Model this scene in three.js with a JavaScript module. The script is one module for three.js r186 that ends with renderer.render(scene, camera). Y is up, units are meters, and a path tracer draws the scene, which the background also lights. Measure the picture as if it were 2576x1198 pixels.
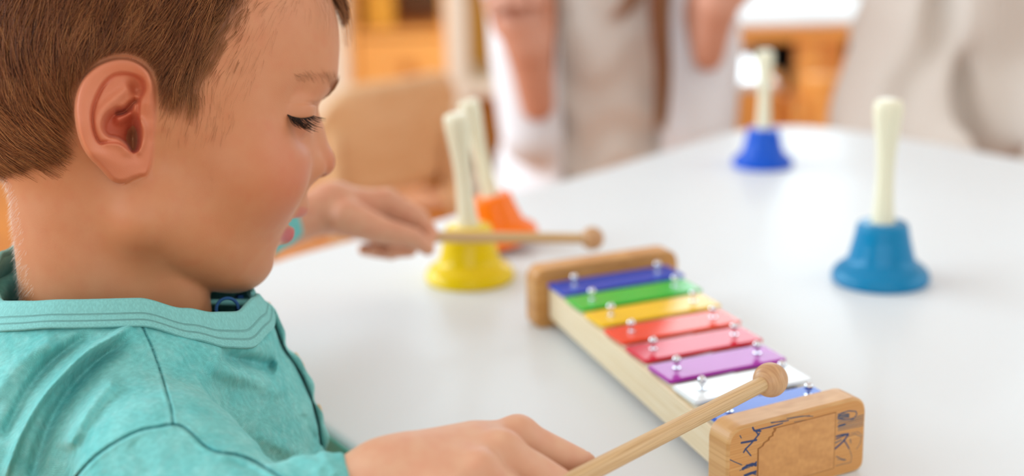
import * as THREE from 'three';
import { mergeGeometries } from 'three/addons/utils/BufferGeometryUtils.js';
import { RoundedBoxGeometry } from 'three/addons/geometries/RoundedBoxGeometry.js';
import { RectAreaLightUniformsLib } from 'three/addons/lights/RectAreaLightUniformsLib.js';
import { createNoise3D } from 'simplex-noise';

// ---------- camera, sky, window light, exposure ----------
const scene = new THREE.Scene();
const F = 3578, PITCH = 16 * Math.PI / 180, ROLL = 1.5 * Math.PI / 180, TABLE_Y = 0.55, EYE = new THREE.Vector3(0, TABLE_Y + 0.31, 0);
const camera = new THREE.PerspectiveCamera(2 * Math.atan(599 / F) * 180 / Math.PI, 2576 / 1198, 0.05, 60);
const V = (x, y, z) => new THREE.Vector3(x, y, z);
const FWD = V(0, -Math.sin(PITCH), -Math.cos(PITCH));
const UP0 = V(0, Math.cos(PITCH), -Math.sin(PITCH));
const CR = V(1, 0, 0).multiplyScalar(Math.cos(ROLL)).addScaledVector(UP0, -Math.sin(ROLL));
const CU = V(1, 0, 0).multiplyScalar(Math.sin(ROLL)).addScaledVector(UP0, Math.cos(ROLL));
camera.position.copy(EYE);
camera.quaternion.setFromRotationMatrix(new THREE.Matrix4().makeBasis(CR, CU, FWD.clone().negate()));
camera.focus = 0.635;
camera.userData.fStop = 3.7;
scene.add(camera);
scene.background = new THREE.Color(1.0, 1.0, 1.0);
scene.backgroundIntensity = 1.0;
const renderer = new THREE.WebGLRenderer({ antialias: true });
renderer.toneMapping = THREE.LinearToneMapping;
renderer.toneMappingExposure = 0.66;
renderer.shadowMap.enabled = true;
RectAreaLightUniformsLib.init();
// daylight at each window opening, the right and near ones unseen and added as fill: [name, width, height, intensity, position, looks towards, colour]
for (const [name, w, h, k, at, to, c] of [
  ['window_daylight_far', 3.5, 1.95, 4.9, [1.3, 1.87, -5.9], [0.6, 0.5, -1], 0xdaf0fc],
  ['window_daylight_left', 4.6, 1.5, 10.5, [-2.9, 1.75, -1.6], [0, 0.8, -1.0], 0xdaf0fc],
  ['window_daylight_right', 3.0, 1.5, 3, [3.1, 1.75, -0.6], [0, 0.8, -0.9], 0xdaf0fc],
  ['window_daylight_near', 3.4, 1.5, 2.7, [-0.2, 1.75, 2.4], [0, 0.8, -0.9], 0xdaf0fc],
]) {
  const l = new THREE.RectAreaLight(c, k, w, h);
  l.name = name; l.position.set(...at); l.lookAt(V(...to)); l.castShadow = true; scene.add(l);
}

// ---------- helpers ----------
function rng(seed) { let a = seed >>> 0; return () => { a = (a + 0x6D2B79F5) >>> 0; let t = Math.imul(a ^ (a >>> 15), 1 | a); t = (t + Math.imul(t ^ (t >>> 7), 61 | t)) ^ t; return ((t ^ (t >>> 14)) >>> 0) / 4294967296; }; }
const noise3 = createNoise3D(rng(7));
const fbm = (x, y, z, o = 3) => { let s = 0, a = 0.5; for (let i = 0; i < o; i++) { s += a * noise3(x, y, z); x *= 2.03; y *= 2.03; z *= 2.03; a *= 0.5; } return s; };
const clamp = (x, a, b) => Math.min(b, Math.max(a, x)), mix = (a, b, t) => a + (b - a) * t;
const sstep = (a, b, x) => { const t = clamp((x - a) / (b - a), 0, 1); return t * t * (3 - 2 * t); };
const lin = (hex) => { const c = new THREE.Color(hex); return [c.r, c.g, c.b]; };
// a point given as the photograph's column, row and its distance along the view, for measuring positions
const at = (u, v, d) => EYE.clone().addScaledVector(CR, (u - 1288) / F * d).addScaledVector(CU, (599 - v) / F * d).addScaledVector(FWD, d);
// where the line of sight through a column and row meets a level plane
const onLevel = (u, v, y) => { const d = CR.clone().multiplyScalar((u - 1288) / F).addScaledVector(CU, (599 - v) / F).add(FWD); return EYE.clone().addScaledVector(d, (y - EYE.y) / d.y); };
const taken = new Map();
function numbered(name) { const k = taken.get(name) ?? 0; taken.set(name, k + 1); return k ? `${name}_${String(k).padStart(3, '0')}` : name; }
function shade(o) { o.traverse((m) => { if (m.isMesh) { m.castShadow = true; m.receiveShadow = true; } }); return o; }
function thing(name, label, category, pos, group) { const g = new THREE.Group(); g.name = numbered(name); if (pos) g.position.copy(pos); tag(g, label, category, group); scene.add(g); return g; }
function tag(o, label, category, group) { o.userData.label = label; o.userData.category = category; if (group) o.userData.group = group; return o; }
function part(parent, name, geo, m, label) { const o = new THREE.Mesh(geo, m); o.name = name; o.castShadow = o.receiveShadow = true; if (label) o.userData.label = label; parent.add(o); return o; }
function structure(name, geo, m, parent = scene) { const o = new THREE.Mesh(geo, m); o.name = name; o.castShadow = o.receiveShadow = true; if (parent === scene) o.userData.kind = 'structure'; parent.add(o); return o; }
const std = (o) => new THREE.MeshStandardMaterial(o), phys = (o) => new THREE.MeshPhysicalMaterial(o);
function tex(w, h, fn, srgb = true, rx = 1, ry = 1) {
  const d = new Uint8Array(w * h * 4);
  for (let y = 0; y < h; y++) for (let x = 0; x < w; x++) { const c = fn(x / w, y / h, x, y), i = (y * w + x) * 4; d[i] = clamp(c[0], 0, 255); d[i + 1] = clamp(c[1], 0, 255); d[i + 2] = clamp(c[2], 0, 255); d[i + 3] = 255; }
  const t = new THREE.DataTexture(d, w, h); t.wrapS = t.wrapT = THREE.RepeatWrapping; t.magFilter = THREE.LinearFilter; if (srgb) t.colorSpace = THREE.SRGBColorSpace; t.repeat.set(rx, ry); t.needsUpdate = true; return t;
}
const geoOf = (pos, idx, nor, col, uv) => { const g = new THREE.BufferGeometry(); g.setAttribute('position', new THREE.BufferAttribute(pos instanceof Float32Array ? pos : new Float32Array(pos), 3)); if (nor) g.setAttribute('normal', new THREE.BufferAttribute(new Float32Array(nor), 3)); if (col) g.setAttribute('color', new THREE.BufferAttribute(new Float32Array(col), 3)); if (uv) g.setAttribute('uv', new THREE.BufferAttribute(new Float32Array(uv), 2)); g.setIndex(new THREE.BufferAttribute(new Uint32Array(idx), 1)); if (!nor) g.computeVertexNormals(); return g; };
const merge = (list) => mergeGeometries(list.map((g) => { const h = g.index ? g.toNonIndexed() : g; for (const k of Object.keys(h.attributes)) if (!['position', 'normal', 'uv'].includes(k)) h.deleteAttribute(k); return h; }));
const moved = (g, x, y, z, rx = 0, ry = 0, rz = 0) => { g.applyMatrix4(new THREE.Matrix4().compose(V(x, y, z), new THREE.Quaternion().setFromEuler(new THREE.Euler(rx, ry, rz)), V(1, 1, 1))); return g; };

// ---------- implicit shapes: distances, joins, and a surface-net mesher ----------
const smin = (a, b, k) => { const h = Math.max(k - Math.abs(a - b), 0) / k; return Math.min(a, b) - h * h * k * 0.25; };
const smax = (a, b, k) => -smin(-a, -b, k);
const ell = (x, y, z, cx, cy, cz, rx, ry, rz) => { x -= cx; y -= cy; z -= cz; const a = x / rx, b = y / ry, c = z / rz, k0 = Math.sqrt(a * a + b * b + c * c), d = a / rx, e = b / ry, f = c / rz, k1 = Math.sqrt(d * d + e * e + f * f); return k1 < 1e-9 ? -Math.min(rx, ry, rz) : k0 * (k0 - 1) / k1; };
const cone = (x, y, z, a, b, ra, rb) => { const bx = b[0] - a[0], by = b[1] - a[1], bz = b[2] - a[2], px = x - a[0], py = y - a[1], pz = z - a[2], t = clamp((px * bx + py * by + pz * bz) / (bx * bx + by * by + bz * bz + 1e-12), 0, 1); const dx = px - bx * t, dy = py - by * t, dz = pz - bz * t; return Math.sqrt(dx * dx + dy * dy + dz * dz) - mix(ra, rb, t); };
const bump = (x, y, z, cx, cy, cz, s) => Math.exp(-((x - cx) ** 2 + (y - cy) ** 2 + (z - cz) ** 2) / (2 * s * s));
const bumpE = (x, y, z, cx, cy, cz, sx, sy, sz) => Math.exp(-(((x - cx) / sx) ** 2 + ((y - cy) / sy) ** 2 + ((z - cz) / sz) ** 2) / 2);
function grad(f, x, y, z, e) { const gx = f(x + e, y, z) - f(x - e, y, z), gy = f(x, y + e, z) - f(x, y - e, z), gz = f(x, y, z + e) - f(x, y, z - e), l = Math.hypot(gx, gy, gz) || 1; return [gx / l, gy / l, gz / l, l / (2 * e)]; }
// meshes f = 0 inside the box; keep(x,y,z) says whether a cell belongs to this mesh
function net(f, lo, hi, cell, keep, steep = 1.6) {
  const B = 8, n = [0, 1, 2].map((i) => Math.ceil((hi[i] - lo[i]) / cell / B) * B), pos = [], nor = [], idx = [], vert = new Map();
  const nb = n.map((k) => Math.ceil(k / B)), val = new Map(), R = B * cell * 0.5 * 1.7320508 * steep + cell;
  const key = (i, j, k) => (i * n[1] + j) * n[2] + k;
  const S = B + 2, buf = new Float32Array(S * S * S);
  for (let bi = 0; bi < nb[0]; bi++) for (let bj = 0; bj < nb[1]; bj++) for (let bk = 0; bk < nb[2]; bk++) {
    const cx = lo[0] + (bi * B + B / 2) * cell, cy = lo[1] + (bj * B + B / 2) * cell, cz = lo[2] + (bk * B + B / 2) * cell;
    if (Math.abs(f(cx, cy, cz)) > R) continue;
    for (let i = 0; i < S - 1; i++) for (let j = 0; j < S - 1; j++) for (let k = 0; k < S - 1; k++) buf[(i * S + j) * S + k] = f(lo[0] + (bi * B + i) * cell, lo[1] + (bj * B + j) * cell, lo[2] + (bk * B + k) * cell);
    for (let i = 0; i < B; i++) for (let j = 0; j < B; j++) for (let k = 0; k < B; k++) {
      let m = 0, sx = 0, sy = 0, sz = 0, c = 0;
      const o = (i * S + j) * S + k, v = [buf[o], buf[o + S * S], buf[o + S], buf[o + S * S + S], buf[o + 1], buf[o + S * S + 1], buf[o + S + 1], buf[o + S * S + S + 1]];
      for (let q = 0; q < 8; q++) if (v[q] < 0) m |= 1 << q;
      if (m === 0 || m === 255) continue;
      const x0 = lo[0] + (bi * B + i) * cell, y0 = lo[1] + (bj * B + j) * cell, z0 = lo[2] + (bk * B + k) * cell;
      if (keep && !keep(x0, y0, z0)) continue;
      for (let q = 0; q < 8; q++) for (const bit of [1, 2, 4]) if (!(q & bit)) { const r = q | bit; if ((v[q] < 0) !== (v[r] < 0)) { const t = v[q] / (v[q] - v[r]); sx += (q & 1) + (bit === 1 ? t : 0); sy += ((q >> 1) & 1) + (bit === 2 ? t : 0); sz += ((q >> 2) & 1) + (bit === 4 ? t : 0); c++; } }
      let x = x0 + sx / c * cell, y = y0 + sy / c * cell, z = z0 + sz / c * cell;
      let g;
      for (let it = 0; it < 2; it++) { g = grad(f, x, y, z, cell * 0.35); const d = clamp(f(x, y, z) / Math.max(g[3], 0.3), -cell * 0.7, cell * 0.7); x -= g[0] * d; y -= g[1] * d; z -= g[2] * d; }
      vert.set(key(bi * B + i, bj * B + j, bk * B + k), pos.length / 3);
      pos.push(x, y, z); g = grad(f, x, y, z, cell * 0.5); nor.push(g[0], g[1], g[2]);
      val.set(key(bi * B + i, bj * B + j, bk * B + k), m);
    }
  }
  const N12 = n[1] * n[2];
  for (const [kk, m] of val) {
    const in0 = m & 1;
    for (const [bit, da, db] of [[1, n[2], 1], [2, 1, N12], [4, N12, n[2]]]) {
      const in1 = (m >> bit) & 1; // corner at +axis
      if (!!in0 === !!in1) continue;
      const a = vert.get(kk), b = vert.get(kk - da), c = vert.get(kk - da - db), d = vert.get(kk - db);
      if (a === undefined || b === undefined || c === undefined || d === undefined) continue;
      if (in0) idx.push(a, b, c, a, c, d); else idx.push(a, c, b, a, d, c);
    }
  }
  return { pos, nor, idx };
}
function joinNets(list) { const r = { pos: [], nor: [], idx: [] }; for (const m of list) { const o = r.pos.length / 3; for (const x of m.pos) r.pos.push(x); for (const x of m.nor) r.nor.push(x); for (const i of m.idx) r.idx.push(i + o); } return r; }
// ---------- materials shared by the place ----------
function woodTex(base, dark, seed, rings, w = 256, h = 256, srgbAmp = 1) {
  const B = new THREE.Color(base), D = new THREE.Color(dark), b = [B.r, B.g, B.b], d = [D.r, D.g, D.b];
  const toS = (x) => 255 * (x <= 0.0031308 ? 12.92 * x : 1.055 * x ** (1 / 2.4) - 0.055);
  return tex(w, h, (u, v) => {
    const a = Math.cos(u * Math.PI * 2), c = Math.sin(u * Math.PI * 2), e = Math.cos(v * Math.PI * 2), f = Math.sin(v * Math.PI * 2);
    const warp = noise3(a * 0.5 + seed, c * 0.5 + e * 0.5, f * 0.5), g = noise3(e * rings * 0.5 + seed * 3, f * rings * 0.5 + warp * 0.8, a * 0.35 + c * 0.2), fine = noise3(e * rings * 3 + seed, f * rings * 3, a * 0.7 + c * 0.7);
    const t = clamp(0.35 + 0.4 * g + 0.22 * fine, 0, 1) * srgbAmp;
    return [0, 1, 2].map((i) => toS(mix(b[i], d[i], t)));
  });
}
const M = {
  plaster: std({ color: 0xf3ede2, roughness: 0.9 }),
  ceiling: std({ color: 0xfaf8f4, roughness: 0.95 }),
  white: phys({ color: 0xe2e6e8, roughness: 0.45, clearcoat: 0.06, clearcoatRoughness: 0.1 }),
  floor: phys({ color: 0xffffff, map: woodTex(0xd07c28, 0xa85a12, 1.3, 5), roughness: 0.35 }),
  beech: phys({ color: 0xffffff, map: woodTex(0xf2cc9e, 0xe2b07c, 2.1, 5), roughness: 0.45 }),
  orangeWood: phys({ color: 0xffffff, map: woodTex(0xfcbc6c, 0xf09838, 4.7, 4), roughness: 0.4 }),
  deepWood: phys({ color: 0xffffff, map: woodTex(0xd07c28, 0xa85a14, 6.2, 4), roughness: 0.4 }),
  cream: std({ color: 0xf8eedc, roughness: 0.6 }),
  yellow: std({ color: 0xf0b23c, roughness: 0.5 }),
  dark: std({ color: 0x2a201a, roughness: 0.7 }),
  frame: std({ color: 0xf1efea, roughness: 0.5 }),
  metal: std({ color: 0xb8bcc0, metalness: 1, roughness: 0.3 }),
};

// ---------- the room ----------
const RX0 = -3.0, RX1 = 3.2, RZ0 = -6.0, RZ1 = 2.5, RH = 3.1, TH = 0.14;
function boxAt(x0, x1, y0, y1, z0, z1) { const g = new THREE.BoxGeometry(x1 - x0, y1 - y0, z1 - z0); g.translate((x0 + x1) / 2, (y0 + y1) / 2, (z0 + z1) / 2); return g; }
{
  const fl = boxAt(RX0 - TH, RX1 + TH, -TH, 0, RZ0 - TH, RZ1 + TH);
  const p = fl.attributes.position, uvs = fl.attributes.uv; for (let i = 0; i < p.count; i++) uvs.setXY(i, p.getX(i) / 0.7, p.getZ(i) / 2.2);
  const floor = structure('floor', fl, M.floor);
  structure('ceiling', boxAt(RX0 - TH, RX1 + TH, RH, RH + TH, RZ0 - TH, RZ1 + TH), M.ceiling);
  // walls with one window opening each, right and near openings added for fill light: [name, axis, where, from, to, opening from, to]
  let n = 0;
  for (const [name, ax, w, a0, a1, o0, o1] of [['wall_far', 'z', RZ0, RX0, RX1, -0.5, 3.1], ['wall_left', 'x', RX0, RZ0, RZ1, -4.0, 0.8], ['wall_right', 'x', RX1, RZ0, RZ1, -2.1, 0.9], ['wall_near', 'z', RZ1, RX0, RX1, -1.9, 1.5]]) {
    const lo = w < 0 ? w - TH : w, hi = w < 0 ? w : w + TH, y0 = n ? 0.97 : 0.87, y1 = n ? 2.47 : 2.87, mk = (b0, b1, c0, c1) => ax === 'z' ? boxAt(b0, b1, c0, c1, lo, hi) : boxAt(lo, hi, c0, c1, b0, b1);
    structure(name, merge([mk(a0, o0, 0, RH), mk(o1, a1, 0, RH), mk(o0, o1, 0, y0), mk(o0, o1, y1, RH)]), M.plaster);
    n++;
    const f = 0.06, m2 = (b0, b1, c0, c1, d = 0) => { const l = lo + 0.03 + d, h = hi - 0.05 - d; return ax === 'z' ? boxAt(b0, b1, c0, c1, l, h) : boxAt(l, h, c0, c1, b0, b1); };
    const win = structure(`window_${n}`, merge([m2(o0, o1, y0, y0 + f), m2(o0, o1, y1 - f, y1), m2(o0, o0 + f, y0, y1), m2(o1 - f, o1, y0, y1), m2((o0 + o1) / 2 - 0.04, (o0 + o1) / 2 + 0.04, y0, y1)]), M.frame);
    structure('pane', m2(o0 + f, o1 - f, y0 + f, y1 - f, 0.025), phys({ color: 0xffffff, transmission: 1, thickness: 0, roughness: 0.0, ior: 1.5 }), win);
  }
  for (const [name, g] of [['baseboard_far', boxAt(RX0, RX1, 0, 0.09, RZ0, RZ0 + 0.015)], ['baseboard_left', boxAt(RX0, RX0 + 0.015, 0, 0.09, RZ0, RZ1)], ['baseboard_right', boxAt(RX1 - 0.015, RX1, 0, 0.09, RZ0, RZ1)]]) structure(name, g, M.frame);
}

// ---------- the white table ----------
{
  const t = thing('classroom_table', 'large white glossy table with rounded corners that carries the bells and the rainbow bars', 'table', V(0.2, 0, -0.8));
  const pts = [[0.484, -1.306], [0.415, -1.395], [0.365, -1.45], [0.306, -1.488], [0.243, -1.474], [0.167, -1.397], [0.081, -1.303], [0.005, -1.227], [-0.061, -1.143], [-0.132, -1.085], [-0.19, -1.02], [-0.205, -0.93], [-0.165, -0.82], [-0.118, -0.74], [-0.08, -0.68], [-0.02, -0.58], [0.06, -0.47], [0.2, -0.36], [0.42, -0.30], [0.68, -0.36], [0.86, -0.55], [0.88, -0.78], [0.76, -0.98], [0.62, -1.15]];
  const c = new THREE.CatmullRomCurve3(pts.map(([x, z]) => V(x - 0.2, -(z + 0.8), 0)), true, 'centripetal').getSpacedPoints(160);
  let area = 0; for (let i = 0; i < 160; i++) { const a = c[i], b = c[(i + 1) % 160]; area += a.x * b.y - b.x * a.y; } const SIDE = area > 0 ? 1 : -1;
  const s = new THREE.Shape(c.slice(0, 160).map((p) => new THREE.Vector2(p.x, p.y)));
  const g = new THREE.ExtrudeGeometry(s, { depth: 0.018, bevelEnabled: true, bevelThickness: 0.004, bevelSize: 0.004, bevelOffset: -0.004, bevelSegments: 3 });
  g.rotateX(-Math.PI / 2); g.translate(0, TABLE_Y - 0.022, 0);
  part(t, 'tabletop', g, M.white);
  const band = new THREE.ExtrudeGeometry(new THREE.Shape(c.slice(0, 160).map((p) => new THREE.Vector2(p.x, p.y)).map((q, i) => { const a = c[(i + 1) % 160], b = c[(i + 159) % 160], l = Math.hypot(a.x - b.x, a.y - b.y); return new THREE.Vector2(q.x + (a.y - b.y) / l * 0.0012 * SIDE, q.y - (a.x - b.x) / l * 0.0012 * SIDE); })), { depth: 0.017, bevelEnabled: true, bevelThickness: 0.0012, bevelSize: 0.001, bevelOffset: -0.001, bevelSegments: 2 });
  band.rotateX(-Math.PI / 2); band.translate(0, TABLE_Y - 0.0222, 0); part(t, 'edge_band', band, std({ color: 0x62b8a6, roughness: 0.5 }), 'green edge strip');
  const apron = new THREE.TorusGeometry(0.27, 0.016, 10, 60); apron.rotateX(Math.PI / 2); apron.translate(0.08, TABLE_Y - 0.042, -0.02);
  part(t, 'apron', apron, M.metal);
  for (const [x, z] of [[0.33, 0.12], [0.02, -0.42], [-0.20, -0.12], [0.36, -0.28]]) { const l = new THREE.CylinderGeometry(0.019, 0.016, TABLE_Y - 0.026, 20); l.translate(x, (TABLE_Y - 0.026) / 2, z); part(t, 'leg', l, M.metal); }
}
// ---------- the glockenspiel with coloured bars ----------
const GL = { x: 0.1347, z: -0.6277, a: 0.3915, wn: 0.0416, h: 0.0400, t: 0.0158, l: 0.2653, wf: 0.0519, s: 0.0308 };
const glock = thing('glockenspiel', 'wooden glockenspiel with eight rainbow metal bars on two pale rails', 'glockenspiel', V(GL.x, TABLE_Y, GL.z));
glock.rotation.y = GL.a;
function roundedSlab(w, h, t, r, bevel) {
  const s = new THREE.Shape(), x = w / 2 - bevel, y0 = bevel, y1 = h - bevel;
  s.moveTo(-x + r * 0.5, y0); s.lineTo(x - r * 0.5, y0); s.quadraticCurveTo(x, y0, x, y0 + r * 0.5); s.lineTo(x, y1 - r); s.quadraticCurveTo(x, y1, x - r, y1); s.lineTo(-x + r, y1); s.quadraticCurveTo(-x, y1, -x, y1 - r); s.lineTo(-x, y0 + r * 0.5); s.quadraticCurveTo(-x, y0, -x + r * 0.5, y0);
  const g = new THREE.ExtrudeGeometry(s, { depth: t - 2 * bevel, bevelEnabled: true, bevelThickness: bevel, bevelSize: bevel, bevelSegments: 3, curveSegments: 14 });
  g.translate(0, 0, -t + bevel);
  const p = g.attributes.position, n = g.attributes.normal, u = g.attributes.uv;
  for (let i = 0; i < p.count; i++) u.setXY(i, p.getX(i) / w + 0.5, Math.abs(n.getY(i)) > 0.8 ? 1 + p.getZ(i) / h * 0.2 : p.getY(i) / h);
  return g;
}
{
  const TURN = 0.085;
  // pen marks and grain of the near end block, drawn on a canvas that covers its face
  const W = 1024, H = 1024 * GL.h / (2 * GL.wn), cv = document.createElement('canvas'); cv.width = W; cv.height = Math.round(H);
  const c = cv.getContext('2d'), R = rng(11);
  c.fillStyle = '#cf8f4b'; c.fillRect(0, 0, W, H);
  for (let i = 0; i < 240; i++) { const y = R() * H, dx = R() * W; c.strokeStyle = R() < 0.5 ? `rgba(176,112,50,${0.04 + 0.10 * R()})` : `rgba(232,186,128,${0.05 + 0.12 * R()})`; c.lineWidth = 1 + 5 * R(); c.beginPath(); c.moveTo(-20, y); c.bezierCurveTo(W * 0.3, y + 20 * (R() - 0.5), W * 0.6, y + 26 * (R() - 0.5), W + 20, y + 14 * (R() - 0.5)); c.stroke(); }
  const q = (u, v) => [(u - 1824) / 356 * W, (v - (1077 - 0.241 * (u - 1824))) / 207 * H];
  const ink = (pts, w, al, col = '20,46,98') => { w *= 1.45; al = Math.min(1, al * 1.25); for (let k = 0; k < 3; k++) { c.strokeStyle = `rgba(${col},${al * (k ? 0.45 : 1)})`; c.lineWidth = w * (k ? 0.5 : 1); c.lineCap = 'round'; c.lineJoin = 'round'; c.beginPath(); pts.forEach((p, i) => { const [x, y] = q(...p), X = x + (R() - 0.5) * 4 * k, Y = y + (R() - 0.5) * 4 * k; i ? c.lineTo(X, Y) : c.moveTo(X, Y); }); c.stroke(); } };
  // left column
  ink([[1858, 1111], [1878, 1108], [1895, 1105]], 9, 0.85); ink([[1893, 1082], [1900, 1092]], 7, 0.7); ink([[1902, 1088], [1893, 1100], [1880, 1116], [1868, 1128], [1864, 1136]], 8, 0.75); ink([[1868, 1127], [1876, 1138], [1882, 1146]], 6, 0.7); ink([[1854, 1092], [1857, 1098]], 5, 0.5);
  for (let k = 0; k < 7; k++) ink([[1890 + k * 2, 1080 - k * 0.4], [1912 + k * 6, 1075 - k * 1.4], [1930 + k * 5, 1072 - k * 1.6]], 5, 0.6); ink([[1885, 1072], [1889, 1080], [1905, 1082]], 8, 0.85);
  ink([[1930, 1060], [1965, 1058], [1975, 1056]], 4, 0.6); ink([[1970, 1050], [2010, 1045], [2038, 1047]], 3, 0.45); ink([[1932, 1062], [1990, 1049], [2030, 1044]], 3, 0.35); ink([[1990, 1060], [2020, 1056]], 3, 0.3);
  ink([[1828, 1153], [1845, 1162], [1860, 1169]], 4, 0.55);
  for (let k = 0; k < 9; k++) ink([[1860 + 4 * R(), 1178 + 5 * R()], [1872 + 6 * R(), 1172 - 3 * R()], [1884 + 5 * R(), 1166 + 8 * R()], [1896, 1160 + 14 * R()]], 6, 0.6);
  for (let k = 0; k < 7; k++) ink([[1866 + 4 * R(), 1196 + 6 * R()], [1880 + 5 * R(), 1190 + 5 * R()], [1896, 1186 + 12 * R()]], 6, 0.6); ink([[1855, 1184], [1880, 1176]], 4, 0.5);
  // right column
  ink([[2104, 1052], [2112, 1040], [2132, 1034], [2152, 1036], [2155, 1044], [2146, 1056], [2128, 1057], [2108, 1056]], 5, 0.55);
  for (let k = 0; k < 6; k++) ink([[2104, 1042 + k * 3], [2120, 1040 + k * 2.4 + 3 * R()], [2134, 1042 + k * 2]], 4, 0.4);
  for (let k = 0; k < 6; k++) ink([[2104 + 4 * R(), 1062 + k * 5], [2140, 1053 + k * 5.5 + 3 * R()], [2180, 1044 + k * 6]], 4, 0.3 + 0.15 * R()); ink([[2106, 1076], [2124, 1070]], 8, 0.55);
  ink([[2102, 1103], [2116, 1099], [2134, 1097]], 8, 0.7); ink([[2102, 1110], [2118, 1103], [2130, 1099]], 6, 0.6); ink([[2134, 1099], [2124, 1114], [2112, 1126], [2100, 1136]], 9, 0.8); ink([[2122, 1113], [2130, 1124], [2138, 1138]], 6, 0.6); ink([[2100, 1120], [2116, 1113]], 6, 0.45);
  ink([[2134, 1104], [2152, 1098], [2170, 1106], [2168, 1124], [2158, 1140]], 3, 0.32); ink([[2140, 1096], [2160, 1092], [2174, 1104]], 3, 0.25); ink([[2140, 1112], [2142, 1122]], 5, 0.35);
  ink([[2104, 1158], [2120, 1166], [2130, 1168]], 4, 0.45); ink([[2140, 1142], [2146, 1160], [2144, 1176], [2120, 1180], [2104, 1184]], 3, 0.32); ink([[2108, 1166], [2128, 1170]], 3, 0.35);
  // wear on the left edge
  for (let k = 0; k < 40; k++) { c.fillStyle = `rgba(150,70,30,${0.15 + 0.3 * R()})`; c.beginPath(); c.ellipse(4 + 16 * R(), H * (0.4 + 0.25 * R()), 2 + 5 * R(), 2 + 5 * R(), 0, 0, 7); c.fill(); }
  const t = new THREE.CanvasTexture(cv); t.colorSpace = THREE.SRGBColorSpace; t.wrapS = t.wrapT = THREE.MirroredRepeatWrapping;
  const blockNear = phys({ map: t, roughness: 0.42, clearcoat: 0.2, clearcoatRoughness: 0.3 }), blockSide = phys({ map: woodTex(0xdcab70, 0xc08848, 3.9, 3), roughness: 0.42, clearcoat: 0.2, clearcoatRoughness: 0.3 }), blockFar = phys({ map: woodTex(0xd49a58, 0xb87a38, 3.3, 3), roughness: 0.42 });
  const nb = part(glock, 'end_block', roundedSlab(2 * GL.wn, GL.h, GL.t, 0.0085, 0.0014), [blockNear, blockSide], 'end block scribbled with blue pen'); nb.rotation.y = TURN;
  const far = roundedSlab(2 * GL.wf, GL.h, GL.t, 0.0085, 0.0014); far.translate(GL.s, 0, -GL.l);
  part(glock, 'end_block', far, blockFar);
  // glued plate with a torn upper left corner, in a darker outline
  const plate = (x0, x1, y0, y1, tear, d, z) => { const s = new THREE.Shape(), X = (f) => (f - 0.5) * 2 * GL.wn, Y = (f) => (1 - f) * GL.h; s.moveTo(X(x0), Y(y1)); s.lineTo(X(x1), Y(y1)); s.lineTo(X(x1), Y(y0)); s.lineTo(X(x0 + 0.12 * tear), Y(y0)); if (tear) for (const [a, b] of [[0.115, 0.03], [0.10, 0.05], [0.10, 0.085], [0.075, 0.10], [0.07, 0.13], [0.04, 0.15], [0.03, 0.185], [0.0, 0.21]]) s.lineTo(X(x0 + a), Y(y0 + b)); s.lineTo(X(x0), Y(y1)); const g = new THREE.ExtrudeGeometry(s, { depth: d, bevelEnabled: true, bevelThickness: 0.0001, bevelSize: 0.00015, bevelSegments: 1 }); g.translate(0, 0, z); return g; };
  part(glock, 'plate_outline', plate(0.211, 0.769, 0.126, 0.864, 0.9, 0.0001, 0.00005), std({ color: 0x9a6430, roughness: 0.6 })).rotation.y = TURN;
  const pm = tex(128, 128, (u, v) => { const k = 14 * fbm(u * 3, v * 9, 4.2) + 5 * noise3(u * 20, v * 20, 1); return [208 + k, 147 + k, 86 + k * 0.8]; });
  pm.repeat.set(14, 14);
  part(glock, 'name_plate', plate(0.218, 0.762, 0.135, 0.855, 1, 0.00025, 0.0001), phys({ map: pm, roughness: 0.4 }), 'blank glued plate with a torn corner').rotation.y = TURN;
  // rails under the bars
  const railMat = phys({ map: woodTex(0xf0dcbc, 0xe0c498, 8.8, 4), roughness: 0.5 });
  for (const sd of [-1, 1]) {
    const a = V(sd * 0.0285, 0.0172, -GL.t + 0.001), b = V(GL.s + sd * 0.0385, 0.0172, -GL.l + 0.001), d = b.clone().sub(a), L = d.length();
    const g = new RoundedBoxGeometry(0.0085, 0.0205, L, 2, 0.001); g.rotateY(Math.atan2(d.x, d.z)); g.translate((a.x + b.x) / 2, a.y, (a.z + b.z) / 2);
    part(glock, 'rail', g, railMat);
    const f = new RoundedBoxGeometry(0.004, 0.0016, L - 0.006, 2, 0.0006); f.rotateY(Math.atan2(d.x, d.z)); f.translate((a.x + b.x) / 2, 0.0282, (a.z + b.z) / 2);
    part(glock, 'felt_strip', f, std({ color: 0xd8cdb8, roughness: 1 }));
  }
  const barY = 0.0304, pinMat = std({ color: 0xd9dade, metalness: 1, roughness: 0.14 });
  const pinG = merge([moved(new THREE.CylinderGeometry(0.0009, 0.0009, 0.013, 12), 0, 0.0002, 0), moved(new THREE.SphereGeometry(0.0024, 18, 12), 0, 0.0066, 0), moved(new THREE.CylinderGeometry(0.0021, 0.0021, 0.0008, 16), 0, 0.0017, 0)]);
  const pegG = new THREE.TorusGeometry(0.0014, 0.0004, 8, 18); pegG.rotateX(Math.PI / 2); pegG.translate(0, 0.0021, 0);
  const pegM = std({ color: 0x54545c, metalness: 0.6, roughness: 0.4 });
  const cols = [0x0a4fc4, 0x1f5fd0, 0x35bb2c, 0xf6c400, 0xf5461a, 0xdd1236, 0xae2aa8, 0xeef2f4, 0x2f6fd8], names = ['', 'far blue bar, the longest', 'green bar', 'yellow bar', 'orange bar', 'red bar', 'purple bar', 'white bar', 'near blue bar, the shortest'];
  cols[1] = 0x0446c0; cols[8] = 0x1558cc;
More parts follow.
